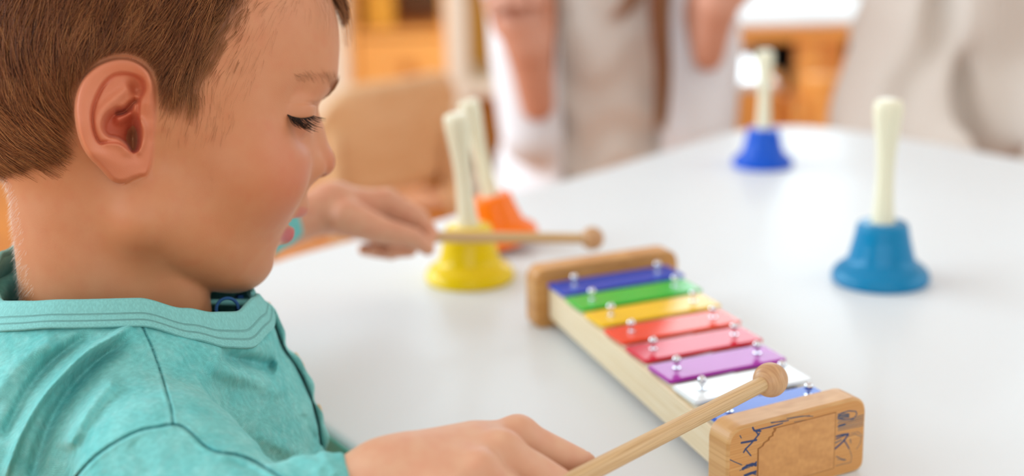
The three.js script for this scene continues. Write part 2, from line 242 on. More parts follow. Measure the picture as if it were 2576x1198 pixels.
  for (let k = 1; k <= 8; k++) {
    const tt = (k - 0.5) / 8, z = mix(-GL.l, -GL.t, tt) + 0.0, f = -z / GL.l, len = mix(0.064, 0.088, f), cx = GL.s * f;
    const w = 0.0248, s = new THREE.Shape(), x = len / 2, y = w / 2, r = 0.0022;
    s.moveTo(-x + r, -y); s.lineTo(x - r, -y); s.quadraticCurveTo(x, -y, x, -y + r); s.lineTo(x, y - r); s.quadraticCurveTo(x, y, x - r, y); s.lineTo(-x + r, y); s.quadraticCurveTo(-x, y, -x, y - r); s.lineTo(-x, -y + r); s.quadraticCurveTo(-x, -y, -x + r, -y);
    const g = new THREE.ExtrudeGeometry(s, { depth: 0.0012, bevelEnabled: true, bevelThickness: 0.0006, bevelSize: 0.0009, bevelOffset: -0.0009, bevelSegments: 3, curveSegments: 6 });
    g.rotateX(-Math.PI / 2); g.translate(cx, barY - 0.0006, z);
    const bar = part(glock, 'bar', g, phys({ color: cols[k], roughness: 0.5, specularIntensity: 0.15, clearcoat: 0.75, clearcoatRoughness: 0.08 }), names[k]);
    for (const sd of [-1, 1]) {
      const px = cx + sd * len * 0.345;
      const pin = new THREE.Mesh(pinG, pinMat); pin.name = 'pin'; pin.position.set(px, barY, z); pin.castShadow = pin.receiveShadow = true; bar.add(pin);
      const peg = new THREE.Mesh(pegG, pegM); peg.name = 'washer'; peg.position.set(px, barY - 0.0004, z); peg.castShadow = peg.receiveShadow = true; bar.add(peg);
    }
  }
}

// ---------- hand bells ----------
const ivory = phys({ color: 0xe9e2c6, roughness: 0.38, clearcoat: 0.3, clearcoatRoughness: 0.2 });
function bellGeometries() {
  const P = [[0, 0.628], [0.19, 0.63], [0.238, 0.622], [0.258, 0.60], [0.268, 0.56], [0.288, 0.46], [0.312, 0.36], [0.334, 0.275], [0.352, 0.228], [0.382, 0.195], [0.43, 0.165], [0.472, 0.125], [0.495, 0.085], [0.5, 0.055], [0.494, 0.022], [0.476, 0.0], [0.455, 0.004], [0.43, 0.06], [0.35, 0.15], [0.31, 0.24], [0.26, 0.5], [0.2, 0.595], [0, 0.6]];
  const c = new THREE.CatmullRomCurve3(P.map(([x, y]) => V(x, y, 0)), false, 'centripetal').getPoints(120).map((p) => new THREE.Vector2(Math.max(p.x, 0), p.y));
  const bell = new THREE.LatheGeometry(c, 64);
  const Hh = [[0, 0], [0.122, 0.0], [0.122, 0.03], [0.112, 0.12], [0.098, 0.35], [0.094, 0.55], [0.104, 0.75], [0.128, 0.97], [0.146, 1.11], [0.150, 1.20], [0.140, 1.25], [0.11, 1.277], [0.05, 1.285], [0, 1.286]];
  const hc = new THREE.CatmullRomCurve3(Hh.map(([x, y]) => V(x, y, 0)), false, 'centripetal').getPoints(90).map((p) => new THREE.Vector2(Math.max(p.x, 0), p.y));
  const handle = new THREE.LatheGeometry(hc, 64), p = handle.attributes.position;
  for (let i = 0; i < p.count; i++) { const x = p.getX(i), z = p.getZ(i), k = 1 - 0.06 * Math.cos(4 * Math.atan2(z, x)) ** 2 * sstep(0, 0.1, p.getY(i)); p.setX(i, x * k); p.setZ(i, z * k); }
  handle.computeVertexNormals(); handle.translate(0, 0.62, 0);
  const clap = merge([moved(new THREE.CylinderGeometry(0.012, 0.012, 0.36, 10), 0, 0.42, 0), moved(new THREE.SphereGeometry(0.06, 20, 14), 0, 0.22, 0)]);
  return { bell, handle, clap };
}
const bellG = bellGeometries();
function handBell(label, color, pos, D, yaw, lean, handleLean) {
  const t = thing('hand_bell', label, 'bell', pos, 'hand bells on the white table');
  t.rotation.set(0, yaw, lean);
  const m = phys({ color, roughness: 0.4, specularIntensity: 0.15, clearcoat: 0.42, clearcoatRoughness: 0.04 });
  const b = part(t, 'bell', bellG.bell, m); b.scale.setScalar(D);
  const h = part(t, 'handle', bellG.handle, ivory); h.scale.setScalar(D); h.rotation.z = handleLean; h.position.set(0.62 * D * Math.sin(handleLean), 0.62 * D * (1 - Math.cos(handleLean)), 0);
  const c = part(t, 'clapper', bellG.clap, M.metal); c.scale.setScalar(D);
  return t;
}
const onTable = (u, v) => onLevel(u, v, TABLE_Y);
handBell('teal blue hand bell with an ivory handle standing alone beside the rainbow glockenspiel', 0x007cac, onTable(2214, 705), 0.0675, 0.3, 0, 0);
handBell('dark blue hand bell, the smallest, standing near the far corner of the table', 0x0052c4, onTable(1918, 416), 0.0572, 0.7, 0, 0);
handBell('yellow hand bell behind the thin end of a drum mallet, next to the orange bell', 0xecc800, onTable(1183, 702), 0.064, 0.2, 0, 0.072);
{ const D = 0.059, L = 0.20, b = handBell('orange hand bell tilting sideways behind the yellow bell', 0xff7800, onTable(1262, 622), D, 0, L, 0); b.position.y += Math.sin(L) * D * 0.476; }

// ---------- mallets ----------
const along = (t, rx = 1, ry = 1) => { t.center.set(0.5, 0.5); t.rotation = Math.PI / 2; t.repeat.set(rx, ry); return t; };
const dowel = phys({ map: along(woodTex(0xddb988, 0xb48a58, 9.4, 7), 1, 2), roughness: 0.5 }), ballM = phys({ map: woodTex(0xd2a578, 0xb28055, 5.9, 3), roughness: 0.42 });
function mallet(label, head, grip, r) {
  const t = thing('mallet', label, 'mallet', head, 'wooden mallets held by the boy');
  const d = grip.clone().sub(head), L = d.length(); t.quaternion.setFromUnitVectors(V(0, -1, 0), d.clone().normalize());
  const b = new THREE.LatheGeometry([[0, r], [r * 0.5, r * 0.87], [r * 0.87, r * 0.5], [r, 0], [r * 0.9, -r * 0.45], [r * 0.62, -r * 0.8], [r * 0.50, -r * 0.87], [0, -r * 0.87]].reverse().map(([x, y]) => new THREE.Vector2(x, y)), 48);
  const sp = new THREE.SphereGeometry(r, 48, 32);
  part(t, 'mallet_head', sp, ballM);
  const s = new THREE.CylinderGeometry(0.0036, 0.0042, L, 28, 1); s.translate(0, -L / 2, 0); part(t, 'handle', s, dowel);
  const e = new THREE.SphereGeometry(0.0042, 24, 12); e.scale(1, 0.5, 1); e.translate(0, -L, 0); part(t, 'handle_end', e, dowel);
}
const NEAR_HEAD = at(1938, 956, 0.665), NEAR_GRIP = at(1300, 1281, 0.548);
mallet('round wooden mallet resting on the near bars of the glockenspiel, held in the near hand', NEAR_HEAD, NEAR_GRIP, 0.0082);
const FAR_HEAD = at(1490, 600, 0.985), FAR_GRIP = at(930, 594, 0.955);
mallet('round wooden mallet held level in front of the yellow bell by the far hand', FAR_HEAD, FAR_GRIP, 0.0082);
// ---------- the boy: frame at the middle of his head, x forward, y up, z towards his right side, in centimetres ----------
const HEAD_YAW = 20 * Math.PI / 180;
const HO = at(1288 + F * (-0.1874) / 0.68, 599 - F * 0.044 / 0.68, 0.68);
const HX = CR.clone().multiplyScalar(Math.cos(HEAD_YAW)).addScaledVector(FWD, Math.sin(HEAD_YAW));
const HZ = CR.clone().multiplyScalar(Math.sin(HEAD_YAW)).addScaledVector(FWD, -Math.cos(HEAD_YAW));
const HY = CU.clone();
const toH = (p) => { const d = p.clone().sub(HO); return [d.dot(HX) * 100, d.dot(HY) * 100, d.dot(HZ) * 100]; };
const hp = (u, v, d) => toH(at(u, v, d));
const fromH = (x, y, z) => HO.clone().addScaledVector(HX, x / 100).addScaledVector(HY, y / 100).addScaledVector(HZ, z / 100);
// column and row of a point of the head frame in the photograph, used to read off where hair, seams and folds lie
const ch = [CR.dot(HX), CR.dot(HY), CR.dot(HZ), FWD.dot(HX), FWD.dot(HY), FWD.dot(HZ), CU.dot(HX), CU.dot(HY), CU.dot(HZ)], ho = HO.clone().sub(EYE), hoc = [ho.dot(CR), ho.dot(FWD), ho.dot(CU)];
const uv = (x, y, z) => { x /= 100; y /= 100; z /= 100; const d = hoc[1] + ch[3] * x + ch[4] * y + ch[5] * z; return [1288 + F * (hoc[0] + ch[0] * x + ch[1] * y + ch[2] * z) / d, 599 - F * (hoc[2] + ch[6] * x + ch[7] * y + ch[8] * z) / d]; };

// signed distance (positive inside) to a closed outline of [x, y] points, and distance to an open line
function outline(P) { return (x, y) => { let d = 1e9, s = false; for (let i = 0, j = P.length - 1; i < P.length; j = i++) { const ax = P[j][0], ay = P[j][1], bx = P[i][0], by = P[i][1], ex = bx - ax, ey = by - ay, t = clamp(((x - ax) * ex + (y - ay) * ey) / (ex * ex + ey * ey), 0, 1); d = Math.min(d, (x - ax - ex * t) ** 2 + (y - ay - ey * t) ** 2); if ((ay > y) !== (by > y) && x < (bx - ax) * (y - ay) / (by - ay) + ax) s = !s; } return s ? Math.sqrt(d) : -Math.sqrt(d); }; }
function line2(P, far = 1e9) { const xs = P.map((p) => p[0]), ys = P.map((p) => p[1]), x0 = Math.min(...xs) - far, x1 = Math.max(...xs) + far, y0 = Math.min(...ys) - far, y1 = Math.max(...ys) + far; return (x, y) => { if (x < x0 || x > x1 || y < y0 || y > y1) return [far, 0, 1]; let d = 1e9, w = 0, sg = 1; for (let i = 1; i < P.length; i++) { const ax = P[i - 1][0], ay = P[i - 1][1], ex = P[i][0] - ax, ey = P[i][1] - ay, t = clamp(((x - ax) * ex + (y - ay) * ey) / (ex * ex + ey * ey), 0, 1), q = (x - ax - ex * t) ** 2 + (y - ay - ey * t) ** 2; if (q < d) { d = q; w = (i - 1 + t) / (P.length - 1); sg = ex * (y - ay) - ey * (x - ax) > 0 ? 1 : -1; } } return [Math.sqrt(d), w, sg]; }; }
function smoothLine(P, n, closed = false) { const c = new THREE.CatmullRomCurve3(P.map((p) => V(p[0], p[1], p[2] ?? 0)), closed, 'centripetal'); return c.getSpacedPoints(n).slice(0, closed ? n : n + 1).map((p) => [p.x, p.y, p.z]); }

// ear drawn on its own plane in photograph units about its middle (290, 300); 1 unit = 0.0172 cm
const EU = 0.0172, earN = [-0.06, 0.02, 1].map((c) => c / Math.hypot(-0.06, 0.02, 1));
const earO = hp(290, 300, 0.612);
// axes of the ear plane as the photograph sees it: a to the right, b downwards
const earA = (() => { const r = [ch[0], ch[1], ch[2]], d = r[0] * earN[0] + r[1] * earN[1] + r[2] * earN[2], v = r.map((c, i) => c - d * earN[i]), l = Math.hypot(...v); return v.map((c) => c / l); })();
const earB = [-(earN[1] * earA[2] - earN[2] * earA[1]), -(earN[2] * earA[0] - earN[0] * earA[2]), -(earN[0] * earA[1] - earN[1] * earA[0])];
const E2 = (P) => P.map(([u, v]) => [(u - 290) * EU, (v - 300) * EU]);
const earRim = E2([[372, 436], [388, 400], [392, 340], [394, 280], [392, 225], [386, 196], [374, 172], [352, 152], [326, 142], [300, 141], [274, 147], [248, 160], [224, 180], [205, 207], [194, 240], [190, 275], [193, 310], [199, 340], [210, 370], [227, 396], [249, 417], [268, 437], [283, 451], [300, 457], [318, 455], [338, 446], [356, 440]]);
const earOut = outline(smoothLine(earRim, 90, true));
const antihelix = line2(smoothLine(E2([[318, 222], [298, 240], [275, 262], [257, 284], [250, 308], [254, 332], [268, 348], [292, 352], [312, 362], [322, 374]]), 50));
const crusDark = line2(smoothLine(E2([[340, 246], [326, 256], [312, 270], [296, 274]]), 16));
const crus = line2(smoothLine(E2([[376, 250], [350, 262], [322, 282], [300, 294]]), 16));
const tragusL = line2(smoothLine(E2([[352, 300], [360, 322], [360, 346], [350, 374]]), 16));
const conchaO = outline(smoothLine(E2([[334, 252], [312, 262], [284, 270], [266, 286], [257, 306], [258, 328], [272, 342], [296, 346], [318, 362], [332, 376], [345, 374], [352, 354], [352, 334], [352, 310], [348, 292], [344, 276]]), 60, true));
const ramp = (T) => (x) => { if (x <= T[0][0]) return T[0][1]; for (let i = 1; i < T.length; i++) if (x <= T[i][0]) { const t = (x - T[i - 1][0]) / (T[i][0] - T[i - 1][0]); return mix(T[i - 1][1], T[i][1], t * t * (3 - 2 * t)); } return T[T.length - 1][1]; };
const scaphaO = outline(smoothLine(E2([[352, 246], [362, 222], [359, 200], [342, 186], [312, 181], [284, 188], [262, 208], [246, 236], [236, 262], [231, 290], [233, 322], [240, 346], [252, 362], [272, 360], [298, 360], [318, 370], [336, 378], [350, 368], [354, 330], [350, 290], [350, 265]]), 90, true));
const earBack = ramp([[140, 0.28], [300, 0.22], [380, 0.0], [455, -0.75]]), earFront = ramp([[140, -0.05], [200, -0.42], [250, -0.70], [300, -1.02], [350, -1.40], [400, -1.62], [455, -1.66]]);
const earH = (a, b) => { // height of the ear's face over its plane
  const o = earOut(a, b), aa = a / EU + 290, bb = b / EU + 300;
  let h = mix(earBack(bb), earFront(bb), sstep(205, 398, aa));
  h += 0.34 * bumpE(aa, bb, 0, 372, 205, 0, 15, 42, 1); // the rim comes forward over the temple
  const low = 1 - sstep(385, 420, bb), inner = scaphaO(a, b);
  h += 0.10 * Math.exp(-(((o - 0.34) / 0.30) ** 2)) * low * (1 - sstep(372, 395, aa)); // rounded rim
  h -= 0.26 * sstep(-0.07, 0.10, inner) * low; // step down inside the rim
  h -= 0.15 * Math.exp(-(((inner - 0.07) / 0.08) ** 2)) * low * sstep(290, 250, aa);
  h += 0.26 * Math.exp(-((antihelix(a, b)[0] / 0.24) ** 2)) * low;
  h -= 0.62 * bumpE(aa, bb, 0, 343, 215, 0, 15, 13, 1); // hollow below the top of the rim
  const c = conchaO(a, b);
  h -= 0.85 * sstep(-0.05, 0.26, c);
  h += 0.58 * Math.exp(-((crus(a, b)[0] / 0.20) ** 2)) * sstep(0, 0.3, c + 0.1);
  h -= 0.55 * Math.exp(-((crusDark(a, b)[0] / 0.11) ** 2));
  h -= 0.85 * bumpE(aa, bb, 0, 337, 330, 0, 10, 17, 1) + 0.30 * bumpE(aa, bb, 0, 336, 362, 0, 9, 12, 1); // ear canal and the notch under it
  h += 0.26 * Math.exp(-((tragusL(a, b)[0] / 0.16) ** 2));
  h += 0.22 * bumpE(aa, bb, 0, 312, 412, 0, 34, 30, 1); // lobe
  h += 0.12 * bumpE(aa, bb, 0, 300, 366, 0, 22, 14, 1);
  h -= 0.26 * sstep(0.26, 0, o) ** 2 * (1 - sstep(350, 385, aa) * sstep(250, 215, bb) * 0);
  return h;
};
function ear(x, y, z) { // signed distance of the ear leaf and the hollow cut in front of it
  const dx = x - earO[0], dy = y - earO[1], dz = z - earO[2];
  const n = dx * earN[0] + dy * earN[1] + dz * earN[2];
  if (n < -4.5 || n > 2 || dx * dx + dy * dy > 16) return null;
  const a = dx * earA[0] + dy * earA[1] + dz * earA[2], b = dx * earB[0] + dy * earB[1] + dz * earB[2];
  const o = earOut(a, b); if (o < -1.2) return null;
  const h = earH(a, b);
  return { o, n, h, aa: a / EU + 290, bb: b, c: conchaO(a, b) };
}

const NECK = { top: [-0.6, -1.2, 0], base: [0.0, -9.2, -1.2] };
function skull(x, y, zz) {
  const z = Math.abs(zz);
  let d = ell(x, y, z, -0.4, 4.7, 0, 7.5, 7.7, 7.0);
  d = smin(d, ell(x, y, z, 3.5, 5.2, 0, 7.05, 6.9, 6.1), 1.6);
  d = smin(d, ell(x, y, z, 4.0, 0.2, 0, 5.3, 5.6, 5.7), 2.0);
  d = smin(d, cone(x, y, z, [1.0, -3.4, 4.0], [4.7, -5.2, 1.6], 1.7, 1.5), 1.8);
  d = smin(d, ell(x, y, z, 3.3, -3.4, 0, 4.2, 3.3, 4.6), 1.4);
  d = smin(d, ell(x, y, z, 5.65, -5.25, 0, 1.6, 1.7, 1.9), 1.2);
  d = smin(d, ell(x, y, z, 5.35, -1.35, 3.0, 2.8, 2.5, 2.6), 1.2); // cheek
  // muzzle and lips
  d = smin(d, ell(x, y, z, 7.0, -2.6, 0, 1.85, 1.5, 1.9), 0.7);
  return d;
}
function face(x, y, zz) {
  const z = Math.abs(zz);
  let d = skull(x, y, z);
  if (x > 4.5 && y < 6 && y > -8) {
    d -= 0.18 * bumpE(x, y, z, 9.6, 3.3, 2.4, 1.0, 0.6, 1.6); // brow
    d += 0.55 * bumpE(x, y, z, 9.0, 1.6, 1.7, 1.2, 0.75, 0.75) + 0.45 * bumpE(x, y, z, 9.7, 2.1, 0, 0.8, 0.55, 1.2); // inner corner
    d += 0.30 * bumpE(x, y, z, 8.2, 0.2, 3.0, 1.0, 0.5, 1.2);
    d += 0.35 * bumpE(x, y, z, 8.0, 1.9, 4.4, 1.2, 0.8, 0.8) + 0.16 * bumpE(x, y, z, 8.2, 0.55, 3.3, 0.6, 0.35, 0.7);
    // closed upper lid and eyeball
    d = smin(d, ell(x, y, z, 7.35, 1.55, 3.1, 1.38, 1.25, 1.35), 0.35);
    d += 0.16 * Math.exp(-(((y - 1.95 - 0.12 * (x - 8)) / 0.09) ** 2)) * bumpE(x, y, z, 8.5, 1.95, 2.9, 0.9, 0.6, 0.8); // lid crease
    d += 0.14 * Math.exp(-(((y - 1.12) / 0.10) ** 2)) * bumpE(x, y, z, 8.3, 1.1, 3.2, 0.9, 0.5, 0.9); // slit under the lid
    // nose
    let n = cone(x, y, z, [8.35, 2.5, 0], [9.42, -0.35, 0], 0.55, 0.85);
    n = smin(n, ell(x, y, z, 9.5, -0.66, 0, 0.92, 0.82, 0.95), 0.45);
    n = smin(n, ell(x, y, z, 8.8, -0.92, 1.0, 0.9, 0.6, 0.55), 0.3);
    d = smin(d, n, 0.9);
    d = smax(d, -ell(x, y, z, 9.5, -1.5, 0.5, 0.45, 0.36, 0.27), 0.18);
    // lips
    let l = cone(x, y, z, [8.62, -2.8, 0], [7.4, -3.25, 1.8], 0.55, 0.25);
    d = smin(d, l, 0.55);
    l = cone(x, y, z, [7.82, -4.25, 0], [6.9, -3.85, 1.7], 0.56, 0.25);
    d = smin(d, l, 0.5);
    const mo = ell(x, y, z, 8.2, -3.62 + 0.02 * z, 0, 1.5, 0.20, 1.7);
    d = smax(d, -mo, 0.25);
    d += 0.22 * bumpE(x, y, z, 7.9, -5.15, 0, 0.9, 0.38, 1.4);
    d += 0.18 * bumpE(x, y, z, 9.2, -2.0, 0, 0.8, 0.7, 0.28); // philtrum
  }
  return d;
}
function neck(x, y, z) {
  let d = cone(x, y, z, NECK.top, NECK.base, 4.5, 4.35);
  d = smin(d, cone(x, y, z, [1.6, -3, 2.6], [2.6, -8.6, 0.8], 1.6, 1.4), 1.2); // muscle from behind the ear to the throat
  return d;
}
function headShape(x, y, z) {
  let d = face(x, y, z);
  d = smin(d, neck(x, y, z), mix(1.2, 0.22, sstep(0.4, 2.6, x) * sstep(-3.4, -4.8, y)));
  const e = z > 3 ? ear(x, y, z) : z < -3 ? ear(x, y, -z) : null;
  if (e) {
    const over = e.n - e.h;
    d = smax(d, Math.min(e.o * 0.9 - 0.02, over * 0.6, (385 - e.aa) * EU * 0.8), 0.10); // air in front of the ear
    const leaf = smax(smax(over * 0.6, -e.o + 0.02, 0.24), -over * 0.6 - (0.30 + 0.35 * sstep(-0.1, 0.2, e.c)), 0.12);
    d = smin(d, leaf, 0.12 + 0.30 * sstep(365, 392, e.aa));
  }
  return d;
}
// how far inside the hair a point of the head lies, in photograph units (positive inside); the left side mirrors the right
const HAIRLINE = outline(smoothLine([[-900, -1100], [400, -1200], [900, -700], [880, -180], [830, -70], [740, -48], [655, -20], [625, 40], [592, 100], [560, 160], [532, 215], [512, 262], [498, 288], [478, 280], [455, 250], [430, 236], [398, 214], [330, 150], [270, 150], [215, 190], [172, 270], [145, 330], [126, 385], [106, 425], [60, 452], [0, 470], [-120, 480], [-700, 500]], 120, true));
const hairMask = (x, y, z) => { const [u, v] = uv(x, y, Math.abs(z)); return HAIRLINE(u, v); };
// ---------- arms and hands: joints measured in the head frame, in centimetres ----------
const WR = hp(985, 1228, 0.560), ER = hp(640, 1345, 0.552), SR = hp(425, 1212, 0.590);
const NB = [0.2, -9.4, -1.2];
const SL = [SR[0] - 0.6, SR[1] + 4.4, -5.0 - (SR[2] - 0.6)];
const WL = hp(838, 522, 0.94), EL = hp(560, 622, 0.90);
const chain = (x, y, z, P, R) => { let d = 1e9; for (let i = 1; i < P.length; i++) d = Math.min(d, cone(x, y, z, P[i - 1], P[i], R[i - 1], R[i])); return d; };
const handR = {
  palm: [[1300, 1102, 0.585], [1262, 1142, 0.563], [1208, 1196, 0.548], [1142, 1256, 0.538]].map((p) => hp(...p)),
  fingers: [
    [[[1300, 1102, 0.585], [1464, 1174, 0.592], [1492, 1262, 0.604], [1450, 1316, 0.606]], [0.84, 0.68, 0.56, 0.48]],
    [[[1262, 1142, 0.563], [1440, 1246, 0.573], [1462, 1345, 0.592], [1412, 1396, 0.604]], [0.88, 0.72, 0.58, 0.5]],
    [[[1208, 1196, 0.548], [1388, 1312, 0.558], [1402, 1408, 0.58], [1350, 1450, 0.596]], [0.84, 0.68, 0.55, 0.47]],
    [[[1142, 1256, 0.538], [1300, 1370, 0.547], [1310, 1450, 0.566], [1262, 1480, 0.58]], [0.76, 0.58, 0.48, 0.42]],
  ].map(([p, r]) => [p.map((q) => hp(...q)), r]),
  thumb: [[[985, 1320, 0.575], [1170, 1345, 0.60], [1320, 1330, 0.612], [1420, 1290, 0.616]].map((p) => hp(...p)), [1.25, 0.9, 0.68, 0.52]],
};
const handMid = [hp(1050, 1178, 0.566), hp(1190, 1140, 0.574)];
function nearHand(x, y, z) {
  const h = handR; let d = 1e9;
  for (let i = 0; i < 4; i++) d = smin(d, cone(x, y, z, WR, h.palm[i], 1.6, 0.9 - 0.05 * (i === 3)), i ? 0.9 : 0.01);
  d = smin(d, cone(x, y, z, handMid[0], handMid[1], 1.3, 1.15), 0.8);
  for (let i = 0; i < 4; i++) { const [p, r] = h.fingers[i]; d = smin(d, chain(x, y, z, p, r), 0.28); }
  for (let i = 0; i < 3; i++) { const p = h.palm[i]; d -= 0.10 * bump(x, y, z, p[0] + 0.1, p[1] + 0.55, p[2] + 0.45, 0.5); }
  for (let i = 0; i < 3; i++) { const a = h.palm[i], b = h.palm[i + 1]; d += 0.16 * bump(x, y, z, (a[0] + b[0]) / 2 + 0.55, (a[1] + b[1]) / 2 + 0.4, (a[2] + b[2]) / 2 + 0.5, 0.42); }
  d = smin(d, chain(x, y, z, ...h.thumb), 0.5);
  const f = h.fingers[0][0]; // creases over the middle joint
  for (const o of [-0.16, 0.08, 0.28]) d += 0.035 * Math.exp(-((((x - f[1][0]) * 0.86 - (y - f[1][1]) * 0.5 - o) / 0.06) ** 2)) * bump(x, y, z, f[1][0] + 0.3, f[1][1] + 0.45, f[1][2] + 0.2, 0.55);
  return smin(d, cone(x, y, z, WR, ER, 1.5, 2.0), 0.9);
}
const handL = {
  palm: [[972, 508, 0.95], [952, 530, 0.965], [932, 552, 0.976], [912, 572, 0.984]].map((p) => hp(...p)),
  fingers: [
    [[[972, 508, 0.95], [1056, 551, 0.955], [1084, 588, 0.952], [1076, 612, 0.945]], [0.92, 0.66, 0.52, 0.45]],
    [[[952, 530, 0.965], [1036, 588, 0.975], [1030, 628, 0.957], [985, 634, 0.946]], [0.9, 0.66, 0.52, 0.45]],
    [[[932, 552, 0.976], [1006, 606, 0.982], [985, 636, 0.962], [944, 632, 0.95]], [0.86, 0.62, 0.5, 0.43]],
    [[[912, 572, 0.984], [965, 612, 0.988], [945, 632, 0.972], [915, 628, 0.962]], [0.76, 0.54, 0.45, 0.4]],
  ].map(([p, r]) => [p.map((q) => hp(...q)), r]),
  thumb: [[[872, 548, 0.928], [968, 582, 0.922], [1040, 598, 0.926], [1076, 626, 0.934]].map((p) => hp(...p)), [1.25, 0.86, 0.64, 0.46]],
};
function farHand(x, y, z) {
  const h = handL; let d = 1e9;
  for (let i = 0; i < 4; i++) d = smin(d, cone(x, y, z, WL, h.palm[i], 1.3, 0.88), i ? 0.8 : 0.01);
  for (let i = 0; i < 4; i++) { const [p, r] = h.fingers[i]; d = smin(d, chain(x, y, z, p, r), 0.22); }
  d = smin(d, chain(x, y, z, ...h.thumb), 0.35);
  return smin(d, cone(x, y, z, WL, EL, 1.4, 1.6), 0.8);
}
const torsoLow = [SR[0] * 0.2 + 1.0, -24, -6.0];
function torsoBase(x, y, z) {
  let d = ell(x, y, z, 1.8, -17.5, -3.4, 6.0, 8.5, 7.4);
  d = smin(d, cone(x, y, z, NB, SR, 0.8, 1.4), 1.5); d = smin(d, cone(x, y, z, NB, SL, 1.2, 1.6), 1.5);
  d = smin(d, cone(x, y, z, SR, ER, 1.7, 1.7), 0.8); d = smin(d, cone(x, y, z, SL, EL, 1.7, 1.5), 0.8);
  return d;
}
const torsoSkin = (x, y, z) => smin(torsoBase(x, y, z), neck(x, y, z), 1.2);

// ---------- the shirt ----------
const collarY = (() => { const T = [[0, -6.9], [20, -7.3], [40, -7.9], [55, -7.85], [70, -7.6], [90, -7.1], [120, -7.15], [140, -7.25], [158, -7.3], [180, -6.3], [200, -5.1], [230, -4.3], [270, -3.9], [310, -4.6], [340, -6.0], [360, -6.9]]; return (deg) => { deg = ((deg % 360) + 360) % 360; for (let i = 1; i < T.length; i++) if (deg <= T[i][0]) { const t = (deg - T[i - 1][0]) / (T[i][0] - T[i - 1][0]); return mix(T[i - 1][1], T[i][1], t * t * (3 - 2 * t)); } return -6.9; }; })();
const COL = (deg, r, dy) => { const a = deg * Math.PI / 180; return [0.3 + r * Math.cos(a), collarY(deg) + dy, r * Math.sin(a)]; };
const collarFoot = []; for (let k = 0; k < 36; k++) collarFoot.push(COL(k * 10, 6.1, -1.7));
const px = (P) => line2(smoothLine(P.map(([u, v]) => [u, v]), P.length * 3), 75);
const SEAM_ARM = [[150, 1260], [197, 1194], [240, 1149], [290, 1114], [350, 1084], [400, 1074], [435, 1069], [460, 1074], [485, 1094], [510, 1119], [545, 1137], [590, 1144], [630, 1157], [670, 1179], [700, 1197], [740, 1230]];
const SEAM_TOP = [[352, 806], [364, 835], [380, 870], [400, 925], [417, 980], [430, 1025], [436, 1067]];
const FOLDS = [ // [line, height, half-width in photograph units]
  [px([[350, 806], [280, 850], [225, 880], [165, 935], [115, 990], [75, 1050], [45, 1110], [25, 1165], [5, 1230]]), 0.40, 10],
  [px([[330, 850], [250, 905], [190, 965], [145, 1030], [112, 1100], [88, 1180], [75, 1240]]), -0.38, 19],
  [px([[300, 940], [235, 1010], [190, 1080], [160, 1140]]), 0.24, 22],
  [px([[250, 835], [180, 870], [120, 920], [70, 985], [30, 1060], [0, 1120]]), -0.30, 17],
  [px([[150, 848], [80, 890], [20, 950], [-30, 1020]]), 0.16, 24],
  [px([[548, 890], [595, 902], [645, 916], [700, 928]]), -0.26, 20],
  [px([[520, 905], [590, 940], [660, 965], [720, 1000]]), 0.16, 26],
  [px([[762, 1040], [775, 1080], [796, 1112]]), -0.07, 9],
  [px([[640, 1090], [700, 1120], [760, 1150], [830, 1190]]), 0.12, 20],
  [px([[560, 1150], [640, 1190], [720, 1230]]), -0.08, 14],
  [px([[800, 1120], [820, 1150], [850, 1200]]), 0.12, 16],
  [px([[330, 1110], [360, 1150], [380, 1200]]), -0.08, 22],
];
const seamA = px(SEAM_ARM), seamT = px(SEAM_TOP);
const CUFFR = hp(900, 1255, 0.556), cuffDir = (() => { const d = WR.map((c, i) => c - ER[i]), l = Math.hypot(...d); return d.map((c) => c / l); })();
const cuffRat = cuffDir[0] * CUFFR[0] + cuffDir[1] * CUFFR[1] + cuffDir[2] * CUFFR[2];
const cuffLDir = (() => { const d = WL.map((c, i) => c - EL[i]), l = Math.hypot(...d); return d.map((c) => c / l); })();
const CUFFL = hp(742, 585, 0.925), cuffLat = cuffLDir[0] * CUFFL[0] + cuffLDir[1] * CUFFL[1] + cuffLDir[2] * CUFFL[2];
function shirtBase(x, y, z) {
  let d = ell(x, y, z, 1.9, -17.5, -3.2, 8.3, 10.5, 9.0);
  d = smin(d, ell(x, y, z, -1.4, -13.6, -1.2, 7.2, 6.4, 8.8), 2.5);
  d = smin(d, ell(x, y, z, 4.3, -13.8, -2.0, 4.5, 5.2, 6.0), 2.5);
  d = smin(d, cone(x, y, z, [0.2, -10.0, 2.6], SR, 2.0, 2.9), 2.6);
  d = smin(d, cone(x, y, z, [0.2, -7.5, -5.5], SL, 2.0, 2.9), 2.6);
  d = smin(d, chain(x, y, z, collarFoot, collarFoot.map(() => 0.35)), 2.4);
  d = smin(d, cone(x, y, z, torsoLow, [torsoLow[0] + 1.0, -33, -8.5], 8.6, 8.6), 2.5);
  let s = chain(x, y, z, [SR, ER, WR], [3.3, 2.6, 1.66]);
  s = smax(s, cuffDir[0] * x + cuffDir[1] * y + cuffDir[2] * z - cuffRat, 0.25);
  let t = chain(x, y, z, [SL, EL, WL], [2.9, 2.0, 1.65]);
  t = smax(t, cuffLDir[0] * x + cuffLDir[1] * y + cuffLDir[2] * z - cuffLat, 0.25);
  d = smin(d, s, 2.0); d = smin(d, t, 1.4);
  return d;
}
